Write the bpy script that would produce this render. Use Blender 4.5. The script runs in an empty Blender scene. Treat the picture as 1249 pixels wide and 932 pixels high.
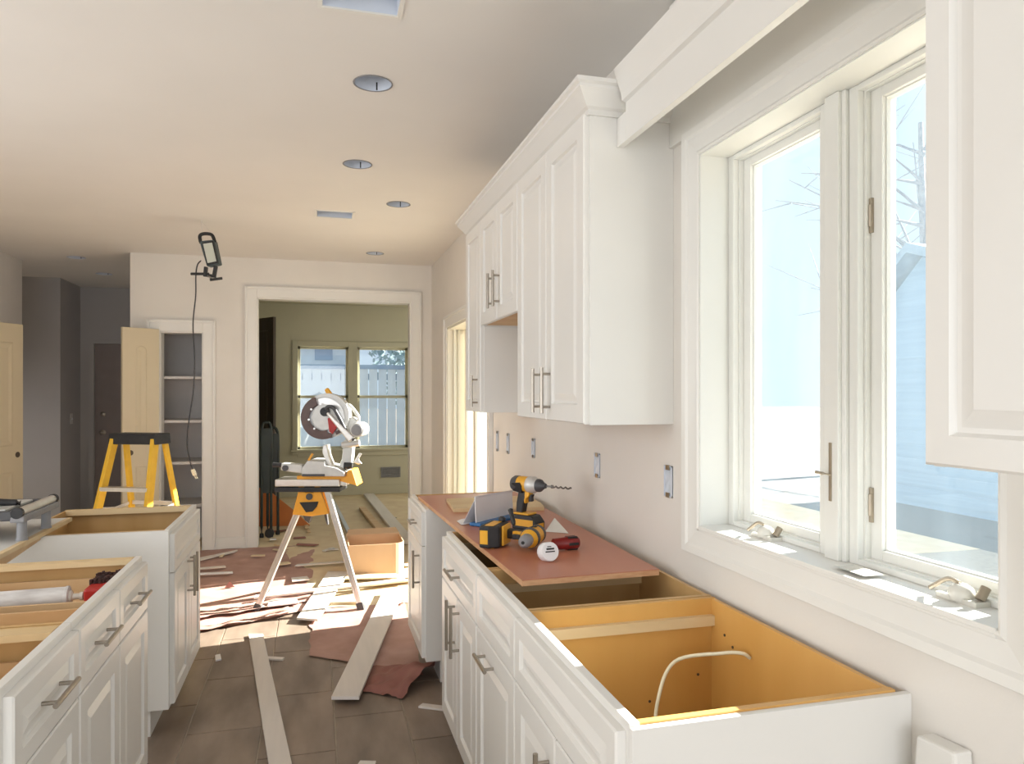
import bpy, bmesh, math, random
from mathutils import Matrix, Vector, noise
random.seed(7)
S = bpy.context.scene
COL = S.collection
# ---------------------------------------------------------------- camera
H = 1.46; PSI = math.atan(240.5/885); CP = math.cos(PSI); SP = math.sin(PSI)
cam = bpy.data.cameras.new('camera'); co = bpy.data.objects.new('camera', cam); COL.objects.link(co)
co.location = (0, 0, H); co.rotation_euler = (math.pi/2, 0, -PSI)
cam.sensor_width = 36; cam.lens = 36*885/1249; cam.shift_y = (479-466)/1249
cam.clip_start = .02; cam.clip_end = 200
S.camera = co
S.view_settings.view_transform = 'Standard'; S.view_settings.look = 'None'
S.view_settings.gamma = 1; S.view_settings.use_curve_mapping = False
S.view_settings.exposure = 0.26
# ---------------------------------------------------------------- world and big lights
w = bpy.data.worlds.new('sky'); S.world = w; w.use_nodes = True
bg = w.node_tree.nodes['Background']; bg.inputs[0].default_value = (.74, .87, 1.0, 1); bg.inputs[1].default_value = .72
def light(name, typ, loc, rot, energy, color, size=None, size_y=None):
    l = bpy.data.lights.new(name, typ); o = bpy.data.objects.new(name, l); COL.objects.link(o)
    o.location = loc; o.rotation_euler = rot; l.energy = energy; l.color = color
    if typ == 'AREA': l.shape = 'RECTANGLE'; l.size = size; l.size_y = size_y
    return o, l
SUN_EL = math.radians(27); sd = Vector((-1.216, -.22, 0)).normalized()*math.cos(SUN_EL); sd.z = -math.sin(SUN_EL)
so, sl = light('sun', 'SUN', (6, 4, 6), (0, 0, 0), 32, (1, .92, .80)); sl.angle = math.radians(.6)
so.rotation_euler = sd.to_track_quat('-Z', 'Y').to_euler()
# fill lights added out of view, behind the camera and on the open left
light('rear_fill_light', 'AREA', (-.6, -3.4, 1.35), (math.radians(113), 0, 0), 86, (.97, .985, 1), 3.8, 2.2)
light('left_fill_light', 'AREA', (-2.62, 2.2, 1.5), (math.radians(90), 0, math.radians(-90)), 36, (.99, .98, .97), 2.6, 1.6)
light('back_room_fill_light', 'AREA', (3.0, 9.0, 1.5), (math.radians(90), 0, math.radians(90)), 24, (1, .95, .85), 1.8, 1.5)  # added fill for the back room; the wall behind it is solid
light('hall_fill_light', 'AREA', (-4.9, 8.1, 1.15), (math.radians(66), 0, math.radians(-90)), 15, (.98, .97, .97), 1.4, 1.3)[1].spread = math.radians(100)  # added fill that lifts the dim hall from out of view

# ---------------------------------------------------------------- pixel helpers (direction from the photo, distance from the touched plane)
def ray(u, v):
    x = (u-624.5)/885
    return Vector((x*CP+SP, -x*SP+CP, (479-v)/885))
def atz(u, v, z): r = ray(u, v); return Vector((0, 0, H)) + r*((z-H)/r.z)
def atx(u, v, x): r = ray(u, v); return Vector((0, 0, H)) + r*(x/r.x)
def aty(u, v, y): r = ray(u, v); return Vector((0, 0, H)) + r*(y/r.y)
# ---------------------------------------------------------------- materials
MATS = {}
def mat(name, col, rough=.5, metal=0, var=.06, scale=8, stretch=(1, 1, 1), bump=0, col2=None, spec=.5, detail=4, bscale=None, pos=False):
    m = bpy.data.materials.new(name); m.use_nodes = True; n = m.node_tree.nodes; l = m.node_tree.links
    b = n['Principled BSDF']; b.inputs['Roughness'].default_value = rough; b.inputs['Metallic'].default_value = metal
    b.inputs['Specular IOR Level'].default_value = spec
    tc = n.new('ShaderNodeTexCoord'); mp = n.new('ShaderNodeMapping'); mp.inputs['Scale'].default_value = stretch
    l.new(n.new('ShaderNodeNewGeometry').outputs['Position'] if pos else tc.outputs['Object'], mp.inputs[0])
    nz = n.new('ShaderNodeTexNoise'); nz.inputs['Scale'].default_value = scale; nz.inputs['Detail'].default_value = detail
    l.new(mp.outputs[0], nz.inputs['Vector'])
    rp = n.new('ShaderNodeValToRGB'); c = col
    d = col2 if col2 else tuple(x*(1-var) for x in c)
    e = col if col2 else tuple(min(1, x*(1+var)) for x in c)
    rp.color_ramp.elements[0].position = .32; rp.color_ramp.elements[1].position = .68
    rp.color_ramp.elements[0].color = (*d, 1); rp.color_ramp.elements[1].color = (*e, 1)
    l.new(nz.outputs['Fac'], rp.inputs[0]); l.new(rp.outputs[0], b.inputs['Base Color'])
    if bump:
        bp = n.new('ShaderNodeBump'); bp.inputs['Strength'].default_value = bump; bp.inputs['Distance'].default_value = .004
        if bscale:
            n2 = n.new('ShaderNodeTexNoise'); n2.inputs['Scale'].default_value = bscale; l.new(mp.outputs[0], n2.inputs['Vector']); l.new(n2.outputs['Fac'], bp.inputs['Height'])
        else: l.new(nz.outputs['Fac'], bp.inputs['Height'])
        l.new(bp.outputs[0], b.inputs['Normal'])
    MATS[name] = m
    return m
mat('cabinet_white', (.80, .785, .75), .32, var=.012, scale=3)
mat('trim_white', (.80, .785, .745), .38, var=.015, scale=4)
mat('wall_paint', (.77, .735, .685), .7, var=.02, scale=3, bump=.05, bscale=140)
mat('ceiling_paint', (.80, .775, .745), .8, var=.02, scale=1.5, bump=.04, bscale=120)
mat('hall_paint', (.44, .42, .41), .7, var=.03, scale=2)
mat('sage_paint', (.58, .56, .43), .7, var=.03, scale=2)
mat('maple', (.66, .43, .19), .42, scale=5, stretch=(1.2, 1.2, .12), col2=(.57, .345, .13), detail=5)
mat('maple_deep', (.70, .40, .12), .4, scale=4, stretch=(1, 1, .15), col2=(.60, .31, .075), detail=5)
mat('pine', (.78, .62, .38), .55, scale=7, stretch=(.15, 1, 1), col2=(.66, .47, .24))
mat('raw_wood', (.72, .52, .30), .6, scale=9, stretch=(.2, 1, 1), col2=(.60, .38, .19))
mat('plywood_red', (.56, .225, .135), .33, scale=4, stretch=(1.2, .12, 1), col2=(.47, .17, .098), detail=5)
mat('ply_edge', (.72, .43, .24), .55, scale=20, stretch=(1, 1, 6), col2=(.58, .30, .15))
mat('melamine', (.66, .65, .63), .4, var=.02)
mat('nickel', (.40, .36, .31), .3, 1, var=.05, scale=60)
mat('steel', (.72, .72, .72), .28, 1, var=.05, scale=30)
mat('aluminium', (.80, .79, .77), .32, .9, var=.05, scale=30)
mat('tile_brown', (.31, .238, .182), .42, scale=4.0, stretch=(1.8, .55, 1), col2=(.17, .128, .098), detail=10, bump=.1, pos=True)
mat('grout', (.40, .34, .27), .8, var=.1, scale=20)
mat('rosin_paper', (.50, .31, .26), .75, scale=5, col2=(.38, .22, .18), detail=6, bump=.25)
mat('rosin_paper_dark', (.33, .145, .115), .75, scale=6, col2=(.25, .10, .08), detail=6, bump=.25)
mat('cardboard', (.60, .40, .24), .75, scale=3, stretch=(1, 1, .4), col2=(.52, .33, .19))
mat('cream_card', (.74, .62, .42), .75, scale=5, col2=(.64, .50, .32))
mat('primed_board', (.71, .655, .60), .6, var=.04, scale=6, stretch=(4, .3, 1))
mat('paper_white', (.80, .79, .80), .6, var=.02)
mat('tool_yellow', (.80, .40, .03), .4, var=.04, scale=30)
mat('ladder_yellow', (.80, .48, .03), .42, var=.05, scale=20)
mat('stand_orange', (.86, .40, .04), .4, var=.04, scale=20)
mat('rubber_black', (.018, .018, .02), .5, var=.2, scale=40)
mat('dark_grey', (.07, .07, .075), .45, var=.1, scale=40)
mat('mid_grey', (.26, .26, .27), .45, var=.06, scale=30)
mat('saw_grey', (.62, .62, .60), .38, .3, var=.05, scale=30)
mat('guard_brown', (.10, .055, .048), .35, var=.15, scale=20)
mat('red_plastic', (.42, .02, .015), .35, var=.08, scale=30)
mat('blue_plastic', (.03, .16, .40), .4, var=.08)
mat('worklight_teal', (.06, .085, .09), .45, var=.1)
mat('diffuser', (.62, .64, .55), .3, var=.03)
mat('cream_door', (.66, .57, .40), .5, var=.02, scale=3)
mat('dark_door', (.07, .05, .035), .5, var=.15, scale=4, stretch=(4, 4, .3))
mat('hall_door', (.25, .205, .19), .5, var=.04)
mat('shelf_white', (.66, .63, .60), .5, var=.02)
mat('closet_paint', (.66, .635, .62), .7, var=.02)
mat('cable_white', (.85, .80, .62), .45, var=.03)
mat('cord_dark', (.045, .042, .045), .5, var=.1)
mat('dark_green', (.018, .028, .022), .45, var=.2)
mat('orange_board', (.62, .20, .05), .65, var=.1, scale=4)
mat('window_vinyl', (.80, .80, .76), .35, var=.012, scale=4)
mat('outlet_steel', (.60, .66, .74), .4, 0, var=.1, scale=40)
mat('can_white', (.66, .71, .80), .5, var=.04)
mat('bristle', (.05, .018, .015), .8, var=.5, scale=80)
mat('caulk_label', (.74, .73, .72), .5, scale=22, stretch=(.5, 2, 2), col2=(.50, .48, .47), detail=6)
mat('clear_plastic', (.70, .68, .62), .2, var=.05)
mat('latch_bronze', (.42, .36, .28), .35, .7, var=.1)
mat('siding_blue', (.19, .29, .44), .7, scale=2, stretch=(.2, .2, 8), col2=(.155, .245, .385))
mat('roof_slate', (.20, .27, .37), .8, var=.12, scale=6)
mat('fence_pale', (.52, .60, .68), .7, var=.06, scale=3)
mat('ground_tan', (.12, .105, .095), .9, scale=.7, col2=(.09, .085, .08))
mat('leaf_blue', (.36, .48, .50), .8, scale=3, col2=(.24, .33, .36))
mat('bark', (.30, .29, .30), .9, var=.2)
mat('dark_red', (.20, .012, .012), .35, var=.1, scale=30)
mat('patio_cream', (.70, .665, .56), .5, var=.02, scale=3)
mat('bit_steel', (.22, .21, .20), .35, .9, var=.1)
mat('ink_black', (.02, .02, .02), .6, var=.1)
def glass(name, haze, tint, rough=.02):
    m = bpy.data.materials.new(name); m.use_nodes = True; n = m.node_tree.nodes; l = m.node_tree.links
    n.remove(n['Principled BSDF']); out = n['Material Output']
    tr = n.new('ShaderNodeBsdfTransparent'); tr.inputs[0].default_value = (*tint, 1)
    tl = n.new('ShaderNodeBsdfTranslucent'); tl.inputs[0].default_value = (.62, .82, 1, 1)
    gl = n.new('ShaderNodeBsdfGlossy'); gl.inputs['Roughness'].default_value = rough
    tc = n.new('ShaderNodeTexCoord'); mp = n.new('ShaderNodeMapping'); mp.inputs['Scale'].default_value = (1, 3.5, .7)
    nz = n.new('ShaderNodeTexNoise'); nz.inputs['Scale'].default_value = 2.2; nz.inputs['Detail'].default_value = 3
    rp = n.new('ShaderNodeMapRange'); rp.inputs['From Min'].default_value = .3; rp.inputs['From Max'].default_value = .7
    rp.inputs['To Min'].default_value = haze*.7; rp.inputs['To Max'].default_value = haze*1.3
    l.new(tc.outputs['Object'], mp.inputs[0]); l.new(mp.outputs[0], nz.inputs['Vector']); l.new(nz.outputs['Fac'], rp.inputs['Value'])
    m1 = n.new('ShaderNodeMixShader'); m2 = n.new('ShaderNodeMixShader'); m2.inputs[0].default_value = .05
    l.new(rp.outputs[0], m1.inputs[0]); l.new(tr.outputs[0], m1.inputs[1]); l.new(tl.outputs[0], m1.inputs[2])
    l.new(m1.outputs[0], m2.inputs[1]); l.new(gl.outputs[0], m2.inputs[2]); l.new(m2.outputs[0], out.inputs[0])
    MATS[name] = m
glass('hazy_glass', .024, (.93, .97, 1))
glass('clear_glass', .03, (.95, .98, 1))

# ---------------------------------------------------------------- mesh builder
def basis(d):
    d = Vector(d).normalized(); a = Vector((0, 0, 1)) if abs(d.z) < .95 else Vector((1, 0, 0))
    x = d.cross(a).normalized(); return x, x.cross(d).normalized(), d
class MB:
    def __init__(s): s.v = []; s.f = []
    def add(s, vs, fs):
        o = len(s.v); s.v += [Vector(p) for p in vs]; s.f += [tuple(i+o for i in f) for f in fs]; return s
    def box(s, x0, x1, y0, y1, z0, z1):
        return s.add([(x, y, z) for x in (x0, x1) for y in (y0, y1) for z in (z0, z1)],
                     [(0, 1, 3, 2), (4, 6, 7, 5), (0, 4, 5, 1), (2, 3, 7, 6), (0, 2, 6, 4), (1, 5, 7, 3)])
    def bar(s, p0, p1, wdt, hgt, up=(0, 0, 1), w1=None, h1=None):
        p0 = Vector(p0); p1 = Vector(p1); d = (p1-p0).normalized(); up = Vector(up)
        if abs(d.dot(up.normalized())) > .98: up = Vector((0, 1, 0))
        x = d.cross(up).normalized(); z = x.cross(d).normalized(); w1 = w1 or wdt; h1 = h1 or hgt
        vs = [p+x*a*ww/2+z*b*hh/2 for p, ww, hh in ((p0, wdt, hgt), (p1, w1, h1)) for a, b in ((-1, -1), (1, -1), (1, 1), (-1, 1))]
        return s.add(vs, [(0, 1, 2, 3), (7, 6, 5, 4), (0, 4, 5, 1), (1, 5, 6, 2), (2, 6, 7, 3), (3, 7, 4, 0)])
    def cyl(s, p0, p1, r0, r1=None, n=16):
        return s.lathe([(r0, 0), (r1 if r1 is not None else r0, (Vector(p1)-Vector(p0)).length)], p0, Vector(p1)-Vector(p0), n)
    def lathe(s, prof, org, axis, n=20, caps=True):
        x, y, d = basis(axis); org = Vector(org); vs = []; fs = []
        for r, h in prof:
            for k in range(n):
                a = 2*math.pi*k/n; vs.append(org+d*h+x*math.cos(a)*r+y*math.sin(a)*r)
        for i in range(len(prof)-1):
            for k in range(n):
                k2 = (k+1) % n; fs.append((i*n+k, i*n+k2, (i+1)*n+k2, (i+1)*n+k))
        if caps: fs += [tuple(range(n-1, -1, -1)), tuple((len(prof)-1)*n+k for k in range(n))]
        return s.add(vs, fs)
    def tube(s, pts, r, n=8):
        pts = [Vector(p) for p in pts]; vs = []; fs = []; m = len(pts); px = None
        for i, p in enumerate(pts):
            d = (pts[min(i+1, m-1)]-pts[max(i-1, 0)]).normalized()
            if px is None: x, y, _ = basis(d)
            else:
                x = (px-d*px.dot(d)).normalized(); y = d.cross(x)
            px = x; rr = r[i] if isinstance(r, (list, tuple)) else r
            for k in range(n):
                a = 2*math.pi*k/n; vs.append(p+x*math.cos(a)*rr+y*math.sin(a)*rr)
        for i in range(m-1):
            for k in range(n):
                k2 = (k+1) % n; fs.append((i*n+k, i*n+k2, (i+1)*n+k2, (i+1)*n+k))
        fs += [tuple(range(n-1, -1, -1)), tuple((m-1)*n+k for k in range(n))]
        return s.add(vs, fs)
    def prism(s, poly, ex):          # poly: list of 3D points in a plane, ex: extrusion vector
        n = len(poly); a = [Vector(p) for p in poly]; b = [p+Vector(ex) for p in a]
        return s.add(a+b, [tuple(range(n-1, -1, -1)), tuple(range(n, 2*n))]+[(i, (i+1) % n, n+(i+1) % n, n+i) for i in range(n)])
    def rings(s, rings):             # concentric closed loops, last one filled, first one filled
        n = len(rings[0]); vs = [p for r in rings for p in r]; fs = []
        for i in range(len(rings)-1):
            for k in range(n): fs.append((i*n+k, i*n+(k+1) % n, (i+1)*n+(k+1) % n, (i+1)*n+k))
        fs += [tuple(range(n-1, -1, -1)), tuple((len(rings)-1)*n+k for k in range(n))]
        return s.add(vs, fs)
    def grid(s, fn, nu, nv):
        vs = [fn(i/nu, j/nv) for j in range(nv+1) for i in range(nu+1)]
        return s.add(vs, [(j*(nu+1)+i, j*(nu+1)+i+1, (j+1)*(nu+1)+i+1, (j+1)*(nu+1)+i) for j in range(nv) for i in range(nu)])
    def xf(s, M):
        s.v = [M @ p for p in s.v]; return s
def curve_pts(ctrl, n=8):            # Catmull-Rom
    c = [Vector(p) for p in ctrl]; c = [c[0]*2-c[1]]+c+[c[-1]*2-c[-2]]; out = []
    for i in range(1, len(c)-2):
        for k in range(n):
            t = k/n; a, b, d, e = c[i-1:i+3]
            out.append(.5*((2*b)+(d-a)*t+(2*a-5*b+4*d-e)*t*t+(3*b-a-3*d+e)*t**3))
    out.append(c[-2]); return out
MW = {}
def setp(o, label=None, cat=None, group=None, kind=None):
    if label: o['label'] = label
    if cat: o['category'] = cat
    if group: o['group'] = group
    if kind: o['kind'] = kind
    return o
def root(name, label=None, cat=None, loc=(0, 0, 0), rz=0, group=None, kind=None, M=None):
    o = bpy.data.objects.new(name, None); COL.objects.link(o); o.empty_display_size = .05
    m = M if M is not None else Matrix.Translation(Vector(loc)) @ Matrix.Rotation(rz, 4, 'Z')
    o.matrix_world = m; MW[o] = m; return setp(o, label, cat, group, kind)
def P(name, mb, m, parent=None, world=True, smooth=False, bevel=0, label=None, cat=None, group=None, kind=None, loc=None, seg=2):
    me = bpy.data.meshes.new(name); M = MW.get(parent) if parent else None
    if M is None and loc is not None: M = Matrix.Translation(Vector(loc))
    vs = mb.v
    if M is not None and world: Mi = M.inverted(); vs = [Mi @ p for p in vs]
    me.from_pydata([tuple(p) for p in vs], [], mb.f); me.update()
    b = bmesh.new(); b.from_mesh(me); bmesh.ops.recalc_face_normals(b, faces=b.faces); b.to_mesh(me); b.free()
    if smooth:
        for p in me.polygons: p.use_smooth = True
    ob = bpy.data.objects.new(name, me); COL.objects.link(ob); me.materials.append(MATS[m])
    if smooth and smooth != 2:
        md = ob.modifiers.new('smooth', 'EDGE_SPLIT'); md.split_angle = math.radians(38)
    if bevel:
        md = ob.modifiers.new('bevel', 'BEVEL'); md.width = bevel; md.segments = seg; md.limit_method = 'ANGLE'; md.angle_limit = math.radians(40)
    if parent: ob.parent = parent; MW[ob] = MW[parent]
    elif loc is not None: ob.location = loc; MW[ob] = M
    return setp(ob, label, cat, group, kind)
def struct(name, mb, m, label=None, **k): return P(name, mb, m, None, kind='structure', label=label, **k)
def panel_rings(a0, a1, b0, b1, t, f, base=0, style='raised'):
    """front of a panelled door as (a, b, depth) loops"""
    if style == 'raised': pr = [(0, 0), (0, t-.004), (.004, t), (f, t), (f+.005, t-.009), (f+.012, t-.009), (f+.036, t-.002)]
    elif style == 'slab': pr = [(0, 0), (0, t-.004), (.004, t)]
    else: pr = [(0, 0), (0, t-.004), (.004, t), (f, t), (f+.010, t-.010)]
    return [[(a0+i, b0+i, base+d), (a1-i, b0+i, base+d), (a1-i, b1-i, base+d), (a0+i, b1-i, base+d)] for i, d in pr]

# ================================================================ STRUCTURE
XW = 1.13; C = 2.727; YF = 7.23; YB = 10.6
struct('floor', MB().box(-6, 6, -4, 12, -.12, -.0035), 'grout', 'kitchen floor slab under the tiles and paper')
floor_o = bpy.data.objects['floor']
# floor tiles, 0.305 x 0.61 running bond, in the aisle up to under the floor paper
tile_me = None
for i in range(7):
    for j in range(6):
        cx = -.69+i*.308+.005; cy = 2.13+j*.613+(.3 if i % 2 else 0)
        if tile_me is None:
            t = P('tile', MB().box(-.1515, .1515, -.3035, .3035, -.0145, 0), 'tile_brown', None, world=False, bevel=.0015, seg=1); tile_me = t.data
        else:
            t = bpy.data.objects.new('tile', tile_me); COL.objects.link(t)
            md = t.modifiers.new('bevel', 'BEVEL'); md.width = .0015; md.segments = 1
        t.parent = floor_o; t.location = (cx, cy, 0)
# plain floor further off (papered rooms)
struct('floor_subfloor', MB().box(-6, 6, 5.4, 12, -.0034, -.001), 'cream_card', 'pale subfloor of the hall and back room')
# ceiling with cut openings
def ceiling():
    ob = struct('ceiling', MB().box(-6, XW+.15, -4, YB+.2, C, C+.25), 'ceiling_paint', 'flat painted ceiling with open light holes')
    cut = MB()
    for (x, y) in CANS: cut.cyl((x, y, C-.05), (x, y, C+.13), .079, n=28)
    for (x0, x1, y0, y1) in VENTS: cut.box(x0, x1, y0, y1, C-.05, C+.15)
    c = P('cutter', cut, 'ceiling_paint')
    md = ob.modifiers.new('b', 'BOOLEAN'); md.object = c; md.operation = 'DIFFERENCE'; md.solver = 'EXACT'
    dg = bpy.context.evaluated_depsgraph_get(); me = bpy.data.meshes.new_from_object(ob.evaluated_get(dg))
    ob.modifiers.clear(); ob.data = me; bpy.data.objects.remove(c)
CANS = [(.23, 3.015), (.228, 4.105), (.542, 4.905), (.528, 6.69), (-2.156, 7.628), (-2.167, 8.602)]
VENTS = [(.02, .27, 2.20, 2.455), (.012, .262, 5.21, 5.395)]
ceiling()
# right wall with openings for the window and the patio door
WY0, WY1, WZ0, WZ1 = .973, 1.96, 1.06, 2.175
PY0, PY1, PZ1 = 4.73, 6.29, 2.03
m = MB(); X2 = XW+.17
g = .013; A0, A1, B0, B1 = WY0-g, WY1+g, WZ0-g, WZ1+g
m.box(XW, X2, -4, A0, 0, C+.1).box(XW, X2, A0, A1, 0, B0).box(XW, X2, A0, A1, B1, C+.1)
m.box(XW, X2, A1, PY0, 0, C+.1).box(XW, X2, PY0, PY1, PZ1, C+.1).box(XW, X2, PY1, YF+.12, 0, C+.1)
struct('wall_right', m, 'wall_paint', 'painted drywall behind the right-hand cabinets')
# far wall with cased opening and pantry
OX0, OX1, OZ = -.529, .921, 2.357
QX0, QX1, QZ = -1.364, -.996, 2.02
m = MB(); y0, y1 = YF, YF+.12
m.box(-1.61, QX0, y0, y1, 0, C+.1).box(QX0, QX1, y0, y1, QZ, C+.1).box(QX1, OX0, y0, y1, 0, C+.1).box(OX0, OX1, y0, y1, OZ, C+.1).box(OX1, XW+.17, y0, y1, 0, C+.1)
struct('wall_far', m, 'wall_paint', 'painted far kitchen wall with cased opening and pantry')
struct('wall_pantry', MB().box(-1.61, -1.50, y1, 9.74, 0, C+.1).box(-.92, -.84, y1, 7.95, 0, C+.1).box(-1.5, -.92, 7.85, 7.95, 0, C+.1), 'closet_paint', 'grey-painted inside of the pantry closet')
# casing trims
def casing(n, x0, x1, z1, wd, y, label):
    m = MB()
    for a, b in ((x0-wd, x0), (x1, x1+wd)): m.box(a, b, y-.018, y+.01, 0, z1+wd)
    m.box(x0, x1, y-.018, y+.01, z1, z1+wd)
    m.box(x0-wd-.012, x0-wd+.012, y-.028, y, 0, z1+wd+.012).box(x1+wd-.012, x1+wd+.012, y-.028, y, 0, z1+wd+.012).box(x0-wd, x1+wd, y-.028, y, z1+wd-.012, z1+wd+.012)
    m.box(x0-.002, x0+.012, y-.01, y+.13, 0, z1).box(x1-.012, x1+.002, y-.01, y+.13, 0, z1).box(x0, x1, y-.01, y+.13, z1-.012, z1)
    struct(n, m, 'trim_white', label, bevel=.003)
casing('trim_1', OX0, OX1, OZ, .092, YF, 'white casing around the wide opening to the back room')
casing('trim_2', QX0, QX1, QZ, .095, YF, 'white casing around the pantry')
struct('baseboard_far', MB().box(-.89, -.63, YF-.016, YF, 0, .11), 'trim_white', 'white baseboard between the pantry and the opening', bevel=.003)
# pantry shelves
sh = root('pantry_shelving', 'white pantry shelves on grey walls beside the cased opening', 'shelving', (-1.2, 7.6, 0))
for z in (1.60, 1.19, .80, .40): P('shelf', MB().box(-1.5, -.92, 7.36, 7.85, z-.012, z+.012), 'shelf_white', sh)
# left walls and hall
struct('wall_left', MB().box(-2.83, -2.71, -4, .6, 0, C+.1).box(-2.83, -2.71, 3.8, 7.95, 0, C+.1).box(-2.83, -2.71, .6, 3.8, 2.35, C+.1).box(-2.83, -2.71, .6, 3.8, 0, .6), 'wall_paint', 'painted left wall ending at the hall')
struct('wall_hall', MB().box(-5, -2.71, 9.03, 9.15, 0, C+.1).box(-2.83, -2.71, 9.15, 9.74, 0, C+.1).box(-2.83, -2.60, 9.74, 9.86, 0, C+.1).box(-2.6, -1.5, 9.74, 9.86, 2.07, C+.1).box(-1.7, -1.5, 9.74, 9.86, 0, C+.1).box(-5.1, -5, 7, 9.15, 0, C+.1).box(-5, -2.83, 7.0, 7.1, 0, C+.1), 'hall_paint', 'shaded grey hall walls')
# back room
m = MB(); BW = [(-.233, .463), (.589, 1.314)]; BZ0, BZ1 = .66, 2.115
xs = [-1.6, BW[0][0], BW[0][1], BW[1][0], BW[1][1], 3.2]
for i in range(5):
    if i in (1, 3): m.box(xs[i], xs[i+1], YB, YB+.14, 0, BZ0).box(xs[i], xs[i+1], YB, YB+.14, BZ1, C+.1)
    else: m.box(xs[i], xs[i+1], YB, YB+.14, 0, C+.1)
m.box(-1.6, -1.5, 7.95, YB, 0, C+.1).box(3.1, 3.2, YF+.12, YB, 0, C+.1).box(XW+.17, 3.2, YF, YF+.12, 0, C+.1)
struct('wall_back', m, 'sage_paint', 'sage green walls of the back room beyond the opening')
struct('ceiling_back_room', MB().box(-1.6, 3.2, YF+.12, YB+.14, C-.02, C+.1), 'sage_paint', 'green-tinted back room ceiling')
struct('baseboard_back', MB().box(-1.5, 3.1, YB-.018, YB, 0, .13), 'sage_paint', 'painted baseboard of the back room', bevel=.003)
for i, (a, b) in enumerate(BW):
    wr = root('window_%d' % (i+2), 'double hung window of the back room, %s one' % ('door-side' if i == 0 else 'vent-side'), None, ((a+b)/2, YB, BZ0), kind='structure')
    m = MB(); wd = .07
    m.box(a-wd, a, YB-.02, YB+.02, BZ0-wd, BZ1+wd).box(b, b+wd-.012, YB-.02, YB+.02, BZ0-wd, BZ1+wd).box(a, b, YB-.02, YB+.02, BZ1, BZ1+wd).box(a-wd-.02, b+wd-.012, YB-.05, YB+.02, BZ0-.03, BZ0).box(a, b, YB-.02, YB+.02, BZ0-.1, BZ0-.03)
    P('casing', m, 'sage_paint', wr, bevel=.003)
    for nm, z0, z1, yy in (('lower_sash', BZ0, 1.42, .05), ('upper_sash', 1.38, BZ1, .085)):
        q = .035
        sa = P(nm, MB().box(a, a+q, YB+yy, YB+yy+.03, z0, z1).box(b-q, b, YB+yy, YB+yy+.03, z0, z1).box(a, b, YB+yy, YB+yy+.03, z0, z0+q).box(a, b, YB+yy, YB+yy+.03, z1-q, z1), 'sage_paint', wr)
        P('pane', MB().box(a+q, b-q, YB+yy+.012, YB+yy+.017, z0+q, z1-q), 'clear_glass', sa)
vt = root('wall_register', 'grey louvred register low on the green back wall', 'vent', (1.06, YB, .31))
P('frame', MB().box(.92, .94, YB-.015, YB, .235, .385).box(1.18, 1.20, YB-.015, YB, .235, .385).box(.94, 1.18, YB-.015, YB, .235, .25).box(.94, 1.18, YB-.015, YB, .37, .385).box(.94, 1.18, YB-.004, YB, .25, .37), 'mid_grey', vt)
for k in range(6): P('louvre', MB().bar((.94, YB-.008, .26+k*.02), (1.18, YB-.008, .26+k*.02), .01, .004, up=(0, -1, 1)), 'mid_grey', vt)
# ---------------- main window
wr = root('window_1', 'white casement window over the sink cabinet with hazy panes', None, (XW, 1.466, WZ0), kind='structure')
xi = 1.105
m = MB()     # mitred casing built as a swept profile
prof = [(.004, XW), (.004, XW-.014), (.010, XW-.017), (.018, XW-.012), (.060, XW-.018), (.068, XW-.024), (.088, XW-.026), (.092, XW-.018), (.092, XW)]
loops = []
for wdt, x in prof: loops.append([(x, WY0-wdt, WZ0-wdt), (x, WY1+wdt, WZ0-wdt), (x, WY1+wdt, WZ1+wdt), (x, WY0-wdt, WZ1+wdt)])
n = 4
vs = [p for r in loops for p in r]; fs = [(i*4+k, i*4+(k+1) % 4, (i+1)*4+(k+1) % 4, (i+1)*4+k) for i in range(len(loops)-1) for k in range(4)]
m.add(vs, fs); P('casing', m, 'trim_white', wr)
m = MB()
m.box(XW-.010, X2, WY0-.012, WY0, WZ0-.012, WZ1+.012).box(XW-.010, X2, WY1, WY1+.012, WZ0-.012, WZ1+.012).box(XW-.010, X2, WY0, WY1, WZ1, WZ1+.012)
P('jamb', m, 'window_vinyl', wr)
P('sill', MB().box(XW-.016, X2, WY0, WY1, WZ0-.018, WZ0), 'trim_white', wr, bevel=.002)
P('mullion', MB().box(1.205, X2, 1.442, 1.516, WZ0, WZ1).box(1.195, 1.21, 1.455, 1.503, WZ0, WZ1), 'window_vinyl', wr, bevel=.002)
def wframe(y0, y1, z0, z1, q, x0, x1, qz=None):
    h = qz or q
    return MB().box(x0, x1, y0, y0+q, z0, z1).box(x0, x1, y1-q, y1, z0, z1).box(x0, x1, y0+q, y1-q, z0, z0+h).box(x0, x1, y0+q, y1-q, z1-h, z1)
for (a, b) in ((WY0, 1.442), (1.516, WY1)):
    fr = P('window_frame', wframe(a, b, WZ0, WZ1, .028, 1.215, X2, .014), 'window_vinyl', wr, bevel=.002)
    P('stop', wframe(a+.028, b-.028, WZ0+.014, WZ1-.014, .007, 1.232, X2-.01, .003), 'window_vinyl', fr)
    sa = P('sash', wframe(a+.032, b-.032, WZ0+.016, WZ1-.016, .037, 1.246, 1.285, .024), 'window_vinyl', wr, bevel=.002)
    P('pane', MB().box(1.264, 1.269, a+.066, b-.066, WZ0+.038, WZ1-.038), 'hazy_glass', sa)
    P('glazing_bead', wframe(a+.067, b-.067, WZ0+.0395, WZ1-.0395, .006, 1.256, 1.268, .004), 'window_vinyl', sa)
P('header_board', MB().box(XW-.016, XW, WY0-.092, 2.146, WZ1+.080, C-.01), 'trim_white', wr)
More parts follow.
